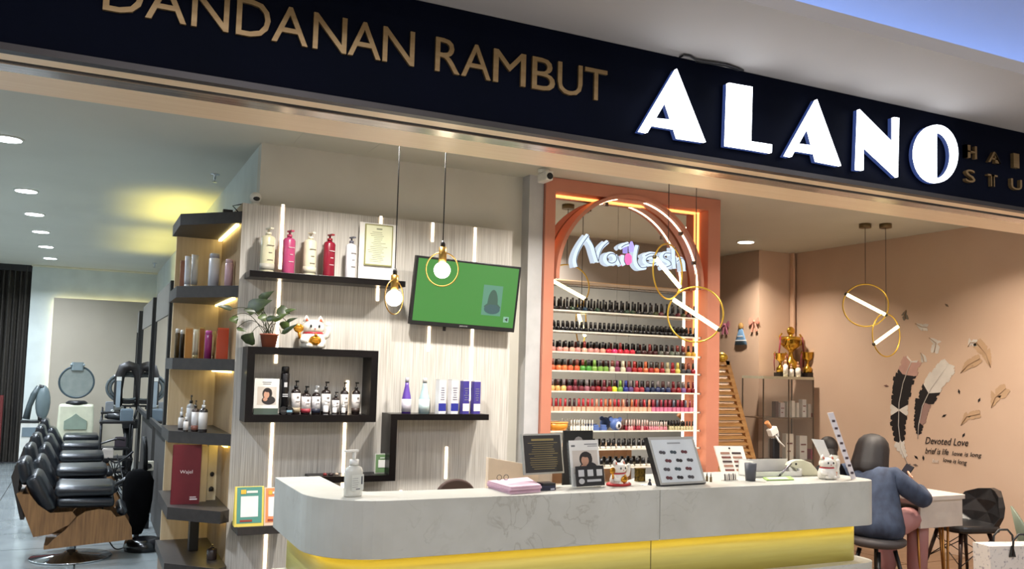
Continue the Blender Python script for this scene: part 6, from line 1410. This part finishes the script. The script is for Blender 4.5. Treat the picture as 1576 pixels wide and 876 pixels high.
# trolleys with clutter between the chairs and the mirrors
random.seed(5)
def trolley(x, y, label, zt3):
    o = thing('salon_trolley', label, 'trolley', (x, y, 0), group='black trolleys by the mirrors')
    for z in (.15, .45, zt3): MB().box((x-.19, y-.16, z), (x+.19, y+.16, z+.03)).build('tray', blackp, o, bevel=.004)
    for sx in (-1, 1):
        for sy in (-1, 1):
            MB().cyl((x+sx*.17, y+sy*.14, .06), (x+sx*.17, y+sy*.14, zt3+.08), .01).build('post', M('black_metal', (26, 26, 28), .3, .6), o); MB().cyl((x+sx*.17-.012, y+sy*.14, .03), (x+sx*.17+.012, y+sy*.14, .03), .03, n=12).build('wheel', blackp, o)
    return o
trolley(.36, 11.52, 'black trolley with hair tools, nearer of two', .88); trolley(.39, 12.87, 'black trolley under the hair processor, farther of two', .92)
def dryer(x, y, z, col, label, rz):
    o = thing('hair_dryer', label, 'hair dryer', (x, y, z), rz)
    MB().cyl((-.1, 0, .045), (.1, 0, .045), .045, .035, n=16).build('barrel', rgb(col, .35), o, local=True); MB().cyl((.1, 0, .045), (.14, 0, .045), .035, .02, n=12).build('nozzle', blackp, o, local=True)
    MB().tube([(-.04, 0, .03), (-.07, -.06, .015), (-.08, -.14, .015)], .016, 8).build('handle', rgb(col, .35), o, local=True)
dryer(.37, 12.87, .95, (196, 196, 190), 'white hair dryer on trolley under the processor', R(20)); dryer(.36, 11.54, .91, (26, 26, 28), 'black hair dryer on the nearer trolley', R(160))
for k, (x, y, z, c, d, tx) in enumerate(((.30, 12.8, .95, (120, 124, 128), (.1, .08, .12), 'grey tool box on the farther trolley'), (.46, 11.47, .91, (96, 110, 120), (.14, .12, .13), 'blue grey box on the nearer trolley'), (.28, 11.42, .48, (190, 180, 170), (.12, .1, .1), 'pale box on middle tray of nearer trolley'), (.46, 12.9, .48, (60, 50, 56), (.14, .1, .12), 'dark box on middle tray of farther trolley'))):
    tag(MB().box((-d[0]/2, -d[1]/2, 0), (d[0]/2, d[1]/2, d[2])).box((-d[0]/2*.9, -d[1]/2*.9, d[2]), (d[0]/2*.9, d[1]/2*.9, d[2]+.01)).build('tool_box', rgb(c, .4), bevel=.005), tx, 'box').location = (x, y, z)
# cape hanging on a stand with round base
Yc = 8.6; P = lambda x, y, d=0: PY(x, y, Yc+d); s = WD((.6, Yc, .6))/FP
x = P(212, 760).x; o = thing('cape_stand', 'black styling cape draped on slanting stand near corner shelf', 'stand', (x, Yc, 0))
mb = MB(); mb.lathe([(.05, P(212, 822).z), (.1, P(212, 800).z), (.125, P(212, 770).z), (.13, P(212, 740).z), (.09, P(212, 726).z), (.03, P(212, 722).z)], 16, (x, Yc, 0), sy=.6)
mb.build('cape', blackm, o)
MB().tube([P(214, 810), P(208, 830), P(203, 846), P(206, 853), P(222, 856)], .022, 8).build('lower_stand', blackp, o)
MB().tube([P(205, 733), P(190, 740), P(172, 750)], [.03, .022, .016], 8).build('arm', blackp, o)
MB().tube([P(224, 724), P(224, 690), P(222, 672)], .02, 8).build('upper_pole', blackp, o)
p = PZ(226, 842, 0); tag(MB().lathe([(.16, 0), (.17, .03), (.16, .08), (.1, .1)], 24).build('round_stool_base', M('shiny_black', (14, 14, 16), .2)), 'round shiny black base on floor beside corner shelf', 'base').location = (PZ(222, 846, 0).x, PZ(222, 846, 0).y, 0)
p = PX(229, 718, .62); o = thing('power_socket', 'white socket box with round black outlet by corner shelf', 'socket', (.66, 9.3, .7))
q = PY(229, 717, 9.3); MB().cbox((q.x, 9.3, q.z), (.09, .05, .09)).build('plate', rgb((196, 190, 170), .4), o, bevel=.005); MB().cyl((q.x, 9.265, q.z), (q.x, 9.275, q.z), .026, n=16).build('outlet', blackp, o); MB().box((q.x-.03, 9.3, 0), (q.x+.03, 9.34, q.z-.04)).build('post', blackp, o)
# rail and cables on the floor between chairs and mirrors
tag(MB().cyl((.42, 8.2, .02), (.52, 14.0, .02), .014).cyl((.47, 8.2, .02), (.57, 14.0, .02), .01).build('floor_rail', chrome), 'thin metal rail running along floor by the mirrors', 'rail')
def cable(pts, r, label):
    tag(MB().tube(smoothp([Vector(q) for q in pts], 6), r, 6).build('cable', blackp), label, 'cable')
q = lambda x, y, Y: tuple(PY(x, y, Y))
cable([q(160, 750, 8.3), q(158, 785, 8.3), q(163, 820, 8.3), q(176, 844, 8.3), q(192, 842, 8.3), q(200, 832, 8.3), q(192, 825, 8.3)], .006, 'black cable loop hanging beside nearest salon chair')
cable([q(180, 700, 10.5), q(188, 730, 10.4), q(196, 762, 10.2), q(206, 790, 10.1), q(212, 800, 10.1)], .008, 'black cable drooping behind the draped cape')
cable([q(165, 705, 11.2), q(178, 712, 11.2), q(192, 706, 11.1), q(205, 695, 11.1)], .012, 'black flex between salon chair and nearer trolley')
cable([q(150, 685, 12), q(165, 680, 12), q(180, 676, 12), q(192, 678, 12)], .012, 'black flex reaching from far chair to trolley')
random.seed(11)
for k in range(5):
    y0 = 10.9+.3*k; cable([(.3+.05*k, y0, .5-.05*k), (.38, y0+.1, .25), (.42+.03*k, y0+.1, .12), (.5, y0+.2, .1), (.56, y0+.15, .3+.06*k)], .006, 'thin black cable in tangle under trolleys, %s from the front' % OR[k])
